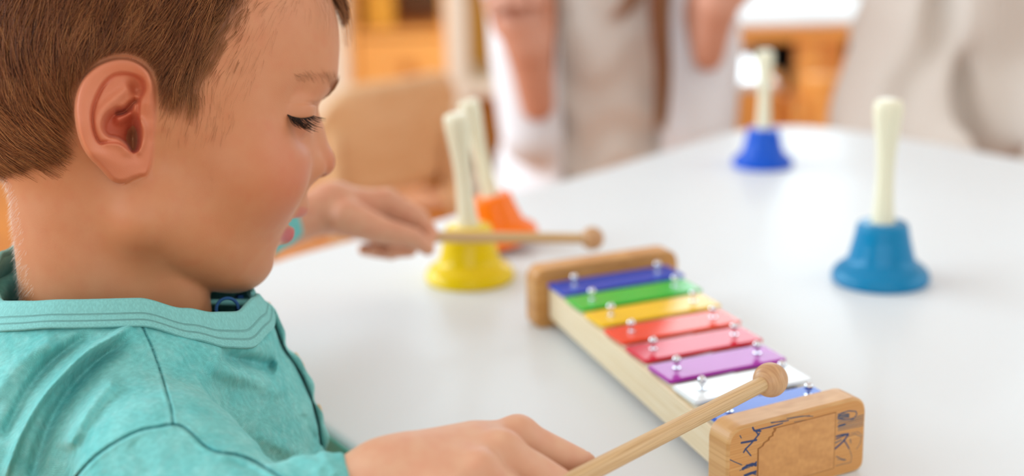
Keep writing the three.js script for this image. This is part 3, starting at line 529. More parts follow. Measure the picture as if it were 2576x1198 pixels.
function shirtShape(x, y, z) {
  let d = shirtBase(x, y, z);
  if (Math.abs(d) < 1.7 && z > -3.2) {
    const [u, v] = uv(x, y, z);
    if (v > 740 && v < 1330 && u < 960) {
      for (const [l, h, w] of FOLDS) { const q = l(u, v); if (q[0] < w * 3) d -= 1.7 * h * Math.exp(-((q[0] / w) ** 2)) * sstep(0, 0.14, q[1]) * sstep(1, 0.86, q[1]) * sstep(-3.2, -2.2, z); }
      if (z > 0) { const a = seamA(u, v)[0], b = seamT(u, v)[0]; d += 0.11 * Math.exp(-((a / 3.6) ** 2)) + 0.08 * Math.exp(-((b / 3.0) ** 2)); d -= 0.05 * Math.exp(-(((a - 8) / 6) ** 2)) + 0.04 * Math.exp(-(((b - 7) / 5) ** 2)); }
      d -= 0.10 * fbm(x * 0.38, y * 0.38, z * 0.38, 2) + 0.01 * noise3(x * 2, y * 2, z * 2);
    }
  }
  // opening for the neck
  const hx = (x - 0.3) / 5.55, hz = z / 5.55, hole = (Math.sqrt(hx * hx + hz * hz) - 1) * 5.4;
  d = smax(d, -smax(hole, -(y + 10.6 + 0.3 * z), 0.4), 0.15);
  return d;
}
function collarBand() { // a folded strip of jersey standing round the neck, overlapping at the front
  const pos = [], idx = [], uvs = [], N = 220, prof = [[5.86, 0.02], [5.98, 0.10], [6.10, 0.03], [6.30, -0.42], [6.46, -0.74], [6.47, -0.80], [6.52, -0.86], [6.66, -1.12], [6.67, -1.18], [6.72, -1.23], [6.88, -1.52], [6.78, -1.62], [6.4, -1.5], [6.0, -0.7], [5.84, -0.2]], K = prof.length;
  for (let i = 0; i <= N; i++) {
    const t = i / N, deg = mix(11, 370, t), lap = 0.22 * sstep(0.06, 0, t), end = Math.sqrt(clamp(1 - ((0.035 - Math.min(t, 0.035)) / 0.035) ** 2, 0.02, 1)), wob = 0.05 * noise3(t * 14, 1, 3);
    for (let k = 0; k < K; k++) { const c = COL(deg, prof[k][0] + lap + wob, 0), fall = mix(1, 0.72, sstep(40, 90, deg) * sstep(200, 120, deg)); pos.push(c[0], c[1] + prof[k][1] * fall * mix(0.5, 1, end) - 0.0, c[2]); uvs.push(t * 36, k / K * 3); }
  }
  for (let i = 0; i < N; i++) for (let k = 0; k < K; k++) { const a = i * K + k, b = i * K + (k + 1) % K, c = a + K, e = b + K; idx.push(a, b, c, b, e, c); }
  const cap = (o, f) => { for (let k = 1; k < K - 1; k++) f ? idx.push(o, o + k, o + k + 1) : idx.push(o, o + k + 1, o + k); };
  cap(0, false); cap(N * K, true);
  return geoOf(pos.map((c) => c / 100), idx, null, null, uvs);
}

function placketStrip() { // the buttoned flap down the front: its near edge stands off the chest
  const pos = [], idx = [], uvs = [], n = 70, sec = [[1.0, 0.16, 0], [1.02, 0.30, 1], [0.92, 0.38, 1], [0.4, 0.30, 1], [-0.3, 0.20, 0.6], [-1.0, 0.10, 0.2], [-1.1, -0.1, 0], [0.2, 0.02, 0.1]], K = sec.length;
  for (let i = 0; i <= n; i++) {
    const t = i / n, y = mix(-7.5, -16.0, t), zc = -0.35 + (y + 7) * 0.13, wave = 0.10 * Math.sin(y * 2.1) + 0.07 * Math.sin(y * 4.7 + 1), ends = sstep(0, 0.04, t);
    for (let k = 0; k < K; k++) { const z = zc + sec[k][0] + 0.08 * Math.sin(y * 3 + k); let x = 13; for (let q = 0; q < 90 && shirtBase(x, y, z) > 0.003; q++) x -= Math.max(0.004, shirtBase(x, y, z) * 0.6); const g = grad(shirtBase, x, y, z, 0.1), h = sec[k][1] * ends + wave * sec[k][2]; pos.push((x + g[0] * h) / 100, (y + g[1] * h) / 100, (z + g[2] * h) / 100); uvs.push(k / K * 1.2, t * 4); }
  }
  for (let i = 0; i < n; i++) for (let k = 0; k < K; k++) { const a = i * K + k, b = i * K + (k + 1) % K, c = a + K, e = b + K; idx.push(a, b, c, b, e, c); }
  return geoOf(pos, idx, null, null, uvs);
}
const boy = thing('person', 'little boy with short brown hair in a turquoise henley shirt playing with two mallets', 'person', HO);
boy.quaternion.setFromRotationMatrix(new THREE.Matrix4().makeBasis(HX, HY, HZ));
const cm = (m) => m.pos.map((v) => v / 100);
{
  const inEar = (x, y, z, s) => z > 2.6 - s && x > -4.8 - s && x < 3.2 + s && y > -3.8 - s && y < 5.3 + s;
  const inFace = (x, y, z, s) => x > 5.4 - s && y > -7.4 - s && y < 4.8 + s && z > -2.3 - s;
  const skinAll = (x, y, z) => { let d = headShape(x, y, z); if (y < -5) d = smin(d, torsoBase(x, y, z), 1.2 * sstep(-5, -7.5, y) + 0.001); return d; };
  const parts = [
    net(skinAll, [-9, -11.5, -9.5], [12, 13.5, 9.5], 0.16, (x, y, z) => y > -11.2 && !inEar(x, y, z, 0) && !inFace(x, y, z, 0)),
    net(skinAll, [-5.3, -4.3, 1.6], [3.7, 5.8, 9.2], 0.07, (x, y, z) => inEar(x, y, z, 0.4), 3),
    net(skinAll, [4.9, -7.9, -2.8], [11.2, 5.3, 6.8], 0.085, (x, y, z) => inFace(x, y, z, 0.4)),
    net(torsoSkin, [-12, -32, -22], [16, -11, 14], 0.5, (x, y, z) => y < -11),
    net(nearHand, [WR[0] - 9, WR[1] - 6.5, WR[2] - 6], [WR[0] + 12, WR[1] + 5.5, WR[2] + 6], 0.1),
    net(farHand, [WL[0] - 9, WL[1] - 6.5, WL[2] - 7], [WL[0] + 9, WL[1] + 5, WL[2] + 6], 0.12),
  ];
  const m = joinNets(parts), n = m.pos.length / 3, col = new Float32Array(n * 3), uvs = new Float32Array(n * 2);
  const base = lin(0xcb8459), red = lin(0xc9543c), pale = lin(0xd2946a), handC = lin(0xdeb090), earC = lin(0xe0805f), lip = lin(0xc4505c), rootShade = lin(0x5a3620), brow = lin(0xa87452);
  for (let i = 0; i < n; i++) {
    const x = m.pos[i * 3], y = m.pos[i * 3 + 1], z = m.pos[i * 3 + 2], az = Math.abs(z);
    let c = [...base]; const to = (t, k) => { for (let q = 0; q < 3; q++) c[q] = mix(c[q], t[q], clamp(k, 0, 1)); };
    to(pale, 0.25 + 0.35 * fbm(x * 0.6, y * 0.6, z * 0.6, 2));
    to(red, 0.16 * Math.max(0, fbm(x * 0.9 + 5, y * 0.9, z * 0.9, 3)));
    if (y > -12 && x < 14 && z > -12) {
      to(red, 0.34 * bumpE(x, y, az, 7.4, -1.6, 4.2, 1.7, 1.6, 1.8)); // cheeks
      to(red, 0.30 * bumpE(x, y, az, 10.2, -0.8, 0, 0.7, 0.7, 1.0)); // nose
      to(lip, 0.85 * sstep(0.75, 0.35, Math.hypot((x - 8.0) * 0.6, (y + 4.25) * 1.5)) * sstep(2.2, 1.4, az)); // lower lip
      to(lip, 0.45 * sstep(0.75, 0.35, Math.hypot((x - 8.4) * 0.6, (y + 3.2) * 1.8)) * sstep(2.2, 1.4, az));
      if (az > 5) { const e = ear(x, y, az); if (e && e.o > -0.1) { to(earC, 0.6 * sstep(-0.1, 0.2, e.o)); to(red, 0.6 * sstep(0.05, 0.5, e.c + 0.2) + 0.45 * Math.exp(-(((scaphaO((e.aa - 290) * EU, e.bb) - 0.05) / 0.09) ** 2))); }; }
      if (y > -6) { const k = hairMask(x, y, z); to(rootShade, 0.92 * sstep(0, 80, k)); }  // brown over the scalp: hair roots and painted shade between the strands
    }
    if ((x > 6 && z > 9) || (x > 12 && z < -14)) { to(handC, z < 0 ? 0.68 : 0.75); to(red, (z < 0 ? 0.22 : 0.10) + 0.18 * fbm(x * 0.8, y * 0.8, z * 0.8, 2)); }
    col.set(c, i * 3); uvs[i * 2] = x * 0.5 + z * 0.35; uvs[i * 2 + 1] = y * 0.5 - z * 0.3;
  }
  const pore = tex(256, 256, (u, v, X, Y) => { const a = 128 + 40 * noise3(X * 0.35, Y * 0.35, 1) + 34 * noise3(X * 0.13, Y * 0.13, 5) + 30 * noise3(X * 0.8, Y * 0.8, 9); return [a, a, a]; }, false);
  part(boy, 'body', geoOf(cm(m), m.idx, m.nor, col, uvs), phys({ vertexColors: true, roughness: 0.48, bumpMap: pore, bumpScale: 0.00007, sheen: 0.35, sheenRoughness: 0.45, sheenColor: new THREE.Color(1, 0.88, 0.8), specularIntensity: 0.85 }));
}
// shirt
{
  const fine = (x, y, z, s) => x > -9 - s && x < 13 + s && y > -16 - s && y < -5.5 + s && z > -1.5 - s;
  const m = joinNets([
    net(shirtShape, [-13, -36, -20], [20, -2, 22], 0.3, (x, y, z) => y > -35 && !fine(x, y, z, 0)),
    net(shirtShape, [-9.8, -16.8, -2.3], [13.8, -4.7, 21], 0.078, (x, y, z) => fine(x, y, z, 0.7), 2.6),
  ]);
  const n = m.pos.length / 3, col = new Float32Array(n * 3), uvs = new Float32Array(n * 2), a = lin(0x94e2dd), b = lin(0x46c2c2), w = lin(0xc6f2ee), s = lin(0x1d7a80);
  for (let i = 0; i < n; i++) {
    const x = m.pos[i * 3], y = m.pos[i * 3 + 1], z = m.pos[i * 3 + 2], t = clamp(0.4 + 0.75 * fbm(x * 0.35, y * 0.35, z * 0.35, 3), 0, 1), k = clamp(0.5 * fbm(x * 1.6 + 9, y * 1.6, z * 1.6, 2), 0, 1);
    let c = a.map((q, j) => mix(mix(q, b[j], t * 0.55), w[j], k * 0.6));
    if (z > 0 && y < -6) { const [u, v] = uv(x, y, z); if (v > 780 && v < 1300) { const d = Math.min(seamA(u, v)[0], seamT(u, v)[0] * 1.3); c = c.map((q, j) => mix(q, s[j], 0.75 * Math.exp(-((d / 3.2) ** 2)))); } }
    col.set(c, i * 3); uvs[i * 2] = x / 100 / 0.03; uvs[i * 2 + 1] = (y - 0.9 * z) / 100 / 0.03;
  }
  const knit = (W) => tex(W, W, (u, v) => { const r = Math.sin((u * 26 + v * 34) * Math.PI * 2), k = Math.sin((u * 60 - v * 30) * Math.PI * 2), cl = noise3(Math.cos(u * 6.2832) * 2.2, Math.sin(u * 6.2832) * 2.2, Math.cos(v * 6.2832) * 2.2 + Math.sin(v * 6.2832) * 1.7), g = 150 + 46 * r + 18 * k + 40 * cl; return [g, g, g]; }, false);
  const knitT = knit(512);
  const heather = tex(512, 512, (u, v) => { const r = Math.sin((u * 26 + v * 34) * Math.PI * 2), a = Math.cos(u * 6.2832), b = Math.sin(u * 6.2832), c = Math.cos(v * 6.2832), d = Math.sin(v * 6.2832), q = 0.5 * noise3(a * 9 + c * 7, b * 9 + d * 7, c * 9 + d * 9 - a * 4), cl = noise3(a * 1.6 + c, b * 1.6 + 3, d * 1.6 + c), g = 226 + 6 * r * (0.5 + cl) + 20 * q + 10 * cl; return [g, g + 2, g + 2]; }, true);
  const mat = phys({ vertexColors: true, map: heather, roughness: 0.92, bumpMap: knitT, bumpScale: 0.00013, sheen: 0.35, sheenRoughness: 0.6, sheenColor: new THREE.Color(0.75, 1, 0.98), specularIntensity: 0.3 });
  const shirt = part(boy, 'shirt', geoOf(cm(m), m.idx, m.nor, col, uvs), mat);
  const cm2 = phys({ color: 0x9ae4df, map: heather, roughness: 0.92, bumpMap: knitT, bumpScale: 0.00016, sheen: 0.35, sheenRoughness: 0.6, sheenColor: new THREE.Color(0.75, 1, 0.98), specularIntensity: 0.3 });
  part(shirt, 'collar', collarBand(), cm2); part(shirt, 'placket', placketStrip(), cm2);
  const btn = new THREE.LatheGeometry([[0, 0.08], [0.22, 0.09], [0.36, 0.15], [0.44, 0.11], [0.44, 0.02], [0.34, -0.04], [0, -0.04]].map(([x, y]) => new THREE.Vector2(x / 100, y / 100)), 28);
  const bm = phys({ color: 0xe0b878, roughness: 0.35 });
  for (const [x, y, z] of [[7.0, -8.2, -1.0], [8.9, -10.6, -1.3], [9.9, -13.4, -1.7]]) {
    let p = [x, y, z]; for (let it = 0; it < 6; it++) { const g = grad(shirtShape, ...p, 0.05), d = shirtShape(...p); p = p.map((c, i) => c - g[i] * d * 0.8); }
    const g = grad(shirtShape, ...p, 0.2), o = part(shirt, 'button', btn, bm); o.position.set(...p.map((c, i) => (c + g[i] * 0.22) / 100)); o.quaternion.setFromUnitVectors(V(0, 1, 0), V(g[0], g[1], g[2]));
  }
  const loop = new THREE.TorusGeometry(0.0052, 0.0008, 8, 30, 3.6), lp = hp(572, 778, 0.672).map((c) => c / 100); loop.translate(...lp); part(shirt, 'button_loop', loop, std({ color: 0x174a7c, roughness: 0.8 }));
  const tag_ = new RoundedBoxGeometry(0.003, 0.012, 0.009, 2, 0.0008); tag_.translate(0.0575, -0.078, -0.004); part(shirt, 'neck_label', tag_, std({ color: 0x1c4f8c, roughness: 0.8 }), 'dark blue label inside the collar');
}

{ // trousers and shoes, standing at the table
  const f = HX.clone().setY(0).normalize(), sd = HZ.clone().setY(0).normalize(), hip = fromH(3.4, -35, -9.2), W = (a, b, y) => toH(V(hip.x + f.x * a + sd.x * b, y, hip.z + f.z * a + sd.z * b));
  const legs = [-0.048, 0.048].map((b) => [W(0, b, hip.y), W(0.012, b * 1.15, 0.19), W(-0.005, b * 1.2, 0.075)]), hc = W(0, 0, hip.y + 0.03), cut = -HY.y * 0 + 0;
  const tr = (x, y, z) => { let d = ell(x, y, z, hc[0], hc[1], hc[2], 8.0, 8.5, 8.6); for (const l of legs) d = smin(d, chain(x, y, z, l, [6.0, 4.8, 4.2]), 1.5); return d - 0.08 * noise3(x * 0.5, y * 0.5, z * 0.5); };
  const m = net(tr, [-12, -78, -38], [20, -26, 8], 0.55);
  part(boy, 'trousers', geoOf(cm(m), m.idx, m.nor, null, m.pos.filter((_, i) => i % 3 < 2).map((c) => c * 0.3)), std({ color: 0x3c4a66, roughness: 0.9 }));
  for (const b of [-0.058, 0.058]) { const a = W(-0.03, b, 0.042), c = W(0.085, b * 1.1, 0.030), sh = (x, y, z) => smin(cone(x, y, z, a, c, 3.6, 3.0), cone(x, y, z, W(-0.01, b, 0.05), W(-0.01, b, 0.085), 3.4, 3.3), 1.2), q = net(sh, [Math.min(a[0], c[0]) - 6, Math.min(a[1], c[1]) - 6, Math.min(a[2], c[2]) - 6], [Math.max(a[0], c[0]) + 6, Math.max(a[1], c[1]) + 9, Math.max(a[2], c[2]) + 7], 0.4); part(boy, 'shoe', geoOf(cm(q), q.idx, q.nor), std({ color: 0xd8d4cc, roughness: 0.7 })); }
}
// ---------- hair, lashes, brows ----------
// where the line of sight through a column and row meets the head
function sight(u, v, f = headShape) {
  const o = toH(EYE), q = hp(u, v, 0.6), d = q.map((c, i) => c - o[i]), l = Math.hypot(...d), e = d.map((c) => c / l);
  let t = l - 6, p; for (let k = 0; k < 200; k++) { p = o.map((c, i) => c + e[i] * t); const s = f(...p); if (s < 0.004) break; t += Math.max(s * 0.6, 0.004); }
  return p;
}
const RT = [ch[0], ch[1], ch[2]], DN = [-ch[6], -ch[7], -ch[8]];
class Strands {
  constructor() { this.pos = []; this.nor = []; this.col = []; this.idx = []; }
  add(P, r0, r1, c0, c1) { // a thin three-sided thread through points P
    const n = P.length, base = this.pos.length / 3; let a = [0.3, 0.5, 0.8];
    for (let i = 0; i < n; i++) {
      const A = P[Math.max(i - 1, 0)], B = P[Math.min(i + 1, n - 1)]; let t = [B[0] - A[0], B[1] - A[1], B[2] - A[2]]; const tl = Math.hypot(...t) || 1; t = t.map((x) => x / tl);
      let d = a[0] * t[0] + a[1] * t[1] + a[2] * t[2]; a = a.map((x, k) => x - d * t[k]); d = Math.hypot(...a) || 1; a = a.map((x) => x / d);
      const b = [t[1] * a[2] - t[2] * a[1], t[2] * a[0] - t[0] * a[2], t[0] * a[1] - t[1] * a[0]], s = i / (n - 1), r = mix(r0, r1, s * s);
      for (let k = 0; k < 3; k++) { const w = k * 2.0944, x = Math.cos(w), y = Math.sin(w), N = [a[0] * x + b[0] * y, a[1] * x + b[1] * y, a[2] * x + b[2] * y]; this.pos.push(P[i][0] + N[0] * r, P[i][1] + N[1] * r, P[i][2] + N[2] * r); this.nor.push(...N); this.col.push(mix(c0[0], c1[0], s), mix(c0[1], c1[1], s), mix(c0[2], c1[2], s)); }
    }
    for (let i = 0; i < n - 1; i++) for (let k = 0; k < 3; k++) { const p = base + i * 3 + k, q = base + i * 3 + (k + 1) % 3; this.idx.push(p, q, p + 3, q, q + 3, p + 3); }
  }
  geo() { return geoOf(this.pos.map((x) => x / 100), this.idx, this.nor, this.col); }
}
{
  // combing directions on the photograph (right side of the head; the left mirrors it)
  const C = [[0, -100, -0.18, 1], [300, -100, -0.2, 1], [600, -60, -0.5, 0.9], [100, 50, -0.28, 1], [250, 50, -0.36, 1], [400, 60, -0.55, 0.85], [560, 80, -0.72, 0.7], [300, 120, -0.6, 0.8], [380, 150, -0.75, 0.7], [450, 180, -0.6, 0.8], [520, 170, -0.55, 0.85], [490, 240, 0.05, 1], [450, 230, -0.25, 1], [180, 200, -0.1, 1], [80, 200, -0.02, 1], [0, 200, 0.1, 1], [130, 300, 0.35, 0.95], [60, 300, 0.5, 0.85], [0, 300, 0.6, 0.8], [110, 370, 0.6, 0.8], [40, 380, 0.8, 0.6], [0, 400, 0.9, 0.45], [60, 430, 0.85, 0.5], [-200, 200, 0.2, 1], [-300, 400, 0.4, 0.9], [700, -40, -0.85, 0.3], [780, -60, -0.3, 0.9], [840, -120, 0.25, 1], [900, -200, 0.5, 0.9], [700, -300, -0.1, 1], [300, -500, -0.3, 0.9], [-200, -300, -0.3, 1]];
  const comb = (u, v) => { let a = 0, b = 0; for (const [x, y, p, q] of C) { const w = 1 / (((u - x) ** 2 + (v - y) ** 2) ** 1.3 + 400); a += w * p; b += w * q; } const l = Math.hypot(a, b); return [a / l, b / l]; };
  const R = rng(2024), S = new Strands(), earPx = outline(smoothLine(earRim.map(([a, b]) => [a / EU + 290, b / EU + 300]), 60, true));
  const dark = lin(0x4a2812), mid0 = lin(0x8a5228), mid = lin(0x8a5029), lite = lin(0xb67c4a);
  const surf = (d) => { let lo = 4, hi = 13; for (let k = 0; k < 26; k++) { const m = (lo + hi) / 2; if (skull(d[0] * m + 0.5, d[1] * m + 4.6, d[2] * m) < 0) lo = m; else hi = m; } return [d[0] * lo + 0.5, d[1] * lo + 4.6, d[2] * lo]; };
  let made = 0;
  for (let it = 0; it < 220000 && made < 46000; it++) {
    const th = R() * 6.2832, cz = R() * 2 - 1, sr = Math.sqrt(1 - cz * cz), d = [sr * Math.cos(th), sr * Math.sin(th), cz];
    if (d[2] < -0.1 && R() < 0.6) continue;
    if (d[1] < -0.75) continue;
    const p0 = surf(d), az = Math.abs(p0[2]), [u0, v0] = uv(p0[0], p0[1], az), m = HAIRLINE(u0, v0);
    const ragged = m + 38 * noise3(p0[0] * 1.1, p0[1] * 1.1, p0[2] * 1.1);
    let keep = sstep(-46, 104, ragged) ** 1.6, faint = false;
    if (m < 0 && m > -90 && R() < 0.10) { keep = 1; faint = true; }
    if (R() > keep) continue;
    if (p0[2] > 4 && u0 > 196 && u0 < 390 && v0 > 165 && v0 < 440) continue;
    if (v0 < -420 && R() < 0.5) continue;
    const thick = sstep(-10, 130, m), front = sstep(770, 835, u0) * sstep(60, -40, v0);
    let L = mix(0.8, 2.9, thick) * mix(0.7, 1.15, R()); if (faint) L = 0.3 + 0.5 * R(); if (v0 > 340) L *= 0.62; if (front) L = mix(L, 3.3, front) * (0.85 + 0.3 * R());
    if (u0 > 600 && u0 < 790 && v0 > -75) L = Math.min(L, 0.7);
    const N = 7, ds = L / (N - 1), clump = (0.15 + 0.27 * thick) * noise3(p0[0] * 0.9 + 3, p0[1] * 0.9, p0[2] * 0.9) + 0.2 * noise3(p0[0] * 3.2, p0[1] * 3.2, p0[2] * 3.2 + 7), jit = (R() - 0.5) * 0.22;
    const top = mix(0.05, 0.55, thick) * (0.25 + 0.75 * R()) + (0.35 + 0.75 * R()) * front, P = []; let p = [...p0];
    for (let i = 0; i < N; i++) {
      const s = i / (N - 1), g = grad(skull, p[0], p[1], p[2], 0.05), h = 0.0 + top * Math.min(1, s * 2.2) + 0.05 * s, dd = skull(...p);
      p = p.map((c, k) => c + g[k] * (h - dd) * 0.9);
      const [u, v] = uv(p[0], p[1], Math.abs(p[2]));
      if (az > 4 && earPx(u, v) > -4) break;
      P.push([...p]);
      let [a, b] = comb(u, v); const w = clump + jit, ca = Math.cos(w), sa = Math.sin(w);[a, b] = [a * ca - b * sa, a * sa + b * ca];
      const sg = p[2] < 0 ? -1 : 1; let t = [RT[0] * a + DN[0] * b, RT[1] * a + DN[1] * b, (RT[2] * a + DN[2] * b) * sg]; const dt = t[0] * g[0] + t[1] * g[1] + t[2] * g[2]; t = t.map((c, k) => c - dt * g[k]); const tl = Math.hypot(...t) || 1;
      p = p.map((c, k) => c + t[k] / tl * ds);
    }
    if (P.length < 3) continue;
    const k = clamp(0.5 + 0.5 * noise3(p0[0] * 1.4, p0[1] * 1.4, p0[2] * 1.4 + 11) + 0.6 * (R() - 0.5), 0, 1), fade = 1 - thick;
    let c = [0, 1, 2].map((q) => k < 0.5 ? mix(dark[q], mid[q], k * 2) : mix(mid[q], lite[q], k * 2 - 1)); c = c.map((x, q) => mix(x, lite[q] * 0.95, fade * 0.75)); if (faint) c = lin(0xb07f58);
    S.add(P, faint ? 0.0026 : mix(0.007, 0.017, thick), 0.004, c, c.map((x) => x * 1.25)); made++;
  }
  // the lock that hangs over the middle of the forehead
  const bt = hp(868, 64, 0.714), bc2 = hp(880, -30, 0.708);
  for (let i = 0; i < 520; i++) {
    const A = mix(0.66, 0.86, R()), zz = mix(-0.22, 0.3, R()), rl = Math.hypot(1, zz), root = surf([Math.cos(A) / rl, Math.sin(A) / rl, zz / rl]), j = () => (R() - 0.5), spread = R(), tip = [bt[0] + 0.2 * j() - 0.35 * spread * spread, bt[1] + 1.7 * spread * spread + 0.3 * j(), bt[2] + 3.2 * j() * (0.25 + spread) + 0.5 * spread], mid = [bc2[0] + 0.7 * j() - 0.25, bc2[1] + 0.8 * j(), bc2[2] + 3.4 * j()], P = [];
    for (let k = 0; k < 8; k++) { const t = k / 7, a = (1 - t) ** 2, b = 2 * t * (1 - t), c = t * t; P.push([0, 1, 2].map((q) => root[q] * a + mid[q] * b + tip[q] * c)); }
    const k = R(), c = [0, 1, 2].map((q) => mix(dark[q], lite[q], k * k)); S.add(P, 0.012, 0.004, c, c.map((x) => x * 1.25));
  }
  part(boy, 'hair', S.geo(), phys({ vertexColors: true, roughness: 0.42, specularIntensity: 0.8 }));

  // lashes of both eyes, growing from the edge of the closed lids
  const black = lin(0x24150e), brown = lin(0x5a3a26);
  const edge = [[723, 289], [735, 294], [748, 297], [762, 298], [776, 296], [789, 292]].map(([u, v]) => sight(u, v));
  const ec = new THREE.CatmullRomCurve3(edge.map((p) => V(...p)), false, 'centripetal');
  for (const sg of [1, -1]) {
    const lash = new Strands();
    for (let i = 0; i < 95; i++) {
      const t = R(), q = ec.getPoint(t), p = [q.x, q.y, q.z], g = grad(headShape, ...p, 0.08), L = (0.55 + 0.4 * Math.sin(Math.PI * Math.min(1, t * 1.1 + 0.12))) * (0.75 + 0.4 * R()), sp = mix(0.45, 1.05, t) + 0.5 * (R() - 0.5), dn = mix(1.5, 0.6, t) + 0.6 * (R() - 0.5);
      const P = []; for (let k = 0; k < 6; k++) { const s = k / 5, o = L * s; P.push([p[0] + (RT[0] * sp + DN[0] * dn * (1 - 0.5 * s)) * o * 0.8 + g[0] * o * 0.35, p[1] + (DN[1] * dn * (1 - 0.45 * s)) * o * 0.8 + g[1] * o * 0.3 + 0.02, (p[2] + (RT[2] * sp + DN[2] * dn) * o * 0.8 + g[2] * (o * 0.6 + 0.03)) * sg]); }
      lash.add(P, 0.013, 0.003, black, black);
    }
    const rim = []; for (let k = 0; k <= 24; k++) { const q = ec.getPoint(k / 24), g = grad(headShape, q.x, q.y, q.z, 0.08); rim.push([q.x + g[0] * 0.005, q.y + g[1] * 0.005, (q.z + g[2] * 0.005) * sg]); }
    lash.add(rim, 0.035, 0.03, brown, brown);
    part(boy, 'eyelashes', lash.geo(), std({ vertexColors: true, roughness: 0.5 }));
  }
  const bc = lin(0x8d6343), bl = lin(0xba8258);
  for (const sg of [1, -1]) { const brows = new Strands(); for (let i = 0; i < 210; i++) {
    const t = R(), z = mix(0.75, 4.6, t), y = 2.8 + 0.45 * Math.sin(t * 2.2) - 0.15 * t + (R() - 0.5) * mix(0.75, 0.35, t);
    let lo = 4, hi = 13; for (let k = 0; k < 24; k++) { const m = (lo + hi) / 2; if (face(m, y, z) < 0) lo = m; else hi = m; }
    let p = [lo, y, z]; const P = [], L = mix(0.75, 0.45, t) * (0.7 + 0.5 * R());
    for (let k = 0; k < 5; k++) { const g = grad(face, ...p, 0.06), d = face(...p), h = 0.02 + 0.12 * (k / 4) * (1 - t); p = p.map((c, q) => c + g[q] * (h - d)); P.push([p[0], p[1], p[2] * sg]); const up = mix(0.9, -0.1, t) + (R() - 0.5) * 0.3; let v = [0, up, 0.8]; const dt = v[0] * g[0] + v[1] * g[1] + v[2] * g[2]; v = v.map((c, q) => c - dt * g[q]); const l = Math.hypot(...v); p = p.map((c, q) => c + v[q] / l * L / 4); }
    brows.add(P, mix(0.013, 0.0035, Math.min(1, t * 2.6)), 0.002, t < 0.16 ? bc : bl, bl);
  }
  part(boy, 'eyebrow', brows.geo(), std({ vertexColors: true, roughness: 0.5 })); }
  // pale down on the nape
  const fuzz = new Strands(), fc = [0.95, 0.9, 0.82];
  for (let i = 0; i < 900; i++) {
    const y = mix(-1.5, -7.5, R()), z = mix(-3.5, 1.6, R()); let lo = -11, hi = -1; const f = (x) => smin(skull(x, y, z), neck(x, y, z), 1.2); for (let k = 0; k < 24; k++) { const m = (lo + hi) / 2; if (f(m) < 0) hi = m; else lo = m; }
    let p = [hi, y, z]; const g = grad((a, b, c) => smin(skull(a, b, c), neck(a, b, c), 1.2), ...p, 0.05), P = [], L = 0.1 + 0.22 * R(), k1 = 0.4 + 0.5 * R(), zz = (R() - 0.5) * 0.6;
    for (let k = 0; k < 4; k++) { P.push([...p]); p = [p[0] + (g[0] * k1) * L / 3, p[1] + (g[1] * k1 - 0.8) * L / 3, p[2] + (g[2] * k1 + zz) * L / 3]; }
    fuzz.add(P, 0.0035, 0.0015, fc, fc);
  }
  part(boy, 'neck_down', fuzz.geo(), std({ vertexColors: true, roughness: 0.4 }));
}
// ---------- the other people at the table, out of focus ----------
const rel = (o, u, v, d) => { const p = at(u, v, d).sub(o); return [p.x, p.y, p.z]; };
const cloth = (hex, seed) => std({ color: hex, roughness: 0.95, bumpMap: tex(128, 128, (u, v, X, Y) => { const g = 128 + 50 * noise3(X * 0.5, Y * 0.5, seed) + 40 * Math.sin(X * 1.57) * Math.sin(Y * 1.57); return [g, g, g]; }, false), bumpScale: 0.0003 });
function planarUV(m, k) { const r = []; for (let i = 0; i < m.pos.length; i += 3) r.push((m.pos[i] + m.pos[i + 2] * 0.5) * k, (m.pos[i + 1] + m.pos[i + 2] * 0.4) * k); return r; }
const meshOf = (f, lo, hi, cell) => { const m = net(f, lo, hi, cell, null, 1.8); return geoOf(m.pos, m.idx, m.nor, null, planarUV(m, 20)); };
// a simple head: skull, jaw, nose, ears, eye hollows; centre c, size s, facing along (fx, fz)
function plainHead(c, s, fx, fz) {
  return (X, Y, Z) => {
    const dx = (X - c[0]) / s, y = (Y - c[1]) / s, dz = (Z - c[2]) / s, x = dx * fx + dz * fz, z = Math.abs(-dx * fz + dz * fx);
    let d = ell(x, y, z, 0, 0.25, 0, 1, 1.0, 0.82); d = smin(d, ell(x, y, z, 0.28, -0.45, 0, 0.62, 0.72, 0.6), 0.35);
    d += 0.10 * bumpE(x, y, z, 0.95, 0.0, 0.33, 0.3, 0.14, 0.2); d = smin(d, ell(x, y, z, 0.8, 0.0, 0.32, 0.16, 0.12, 0.15), 0.04);
    d = smin(d, cone(x, y, z, [0.92, 0.1, 0], [1.02, -0.2, 0], 0.06, 0.12), 0.12);
    d = smin(d, ell(x, y, z, 0.82, -0.52, 0, 0.14, 0.08, 0.24), 0.06); d += 0.04 * Math.exp(-(((y + 0.52) / 0.03) ** 2)) * bumpE(x, y, z, 0.95, -0.52, 0, 0.2, 0.2, 0.25);
    d = smin(d, ell(x, y, z, -0.05, -0.05, 0.84, 0.2, 0.3, 0.08), 0.06);
    return d * s;
  };
}
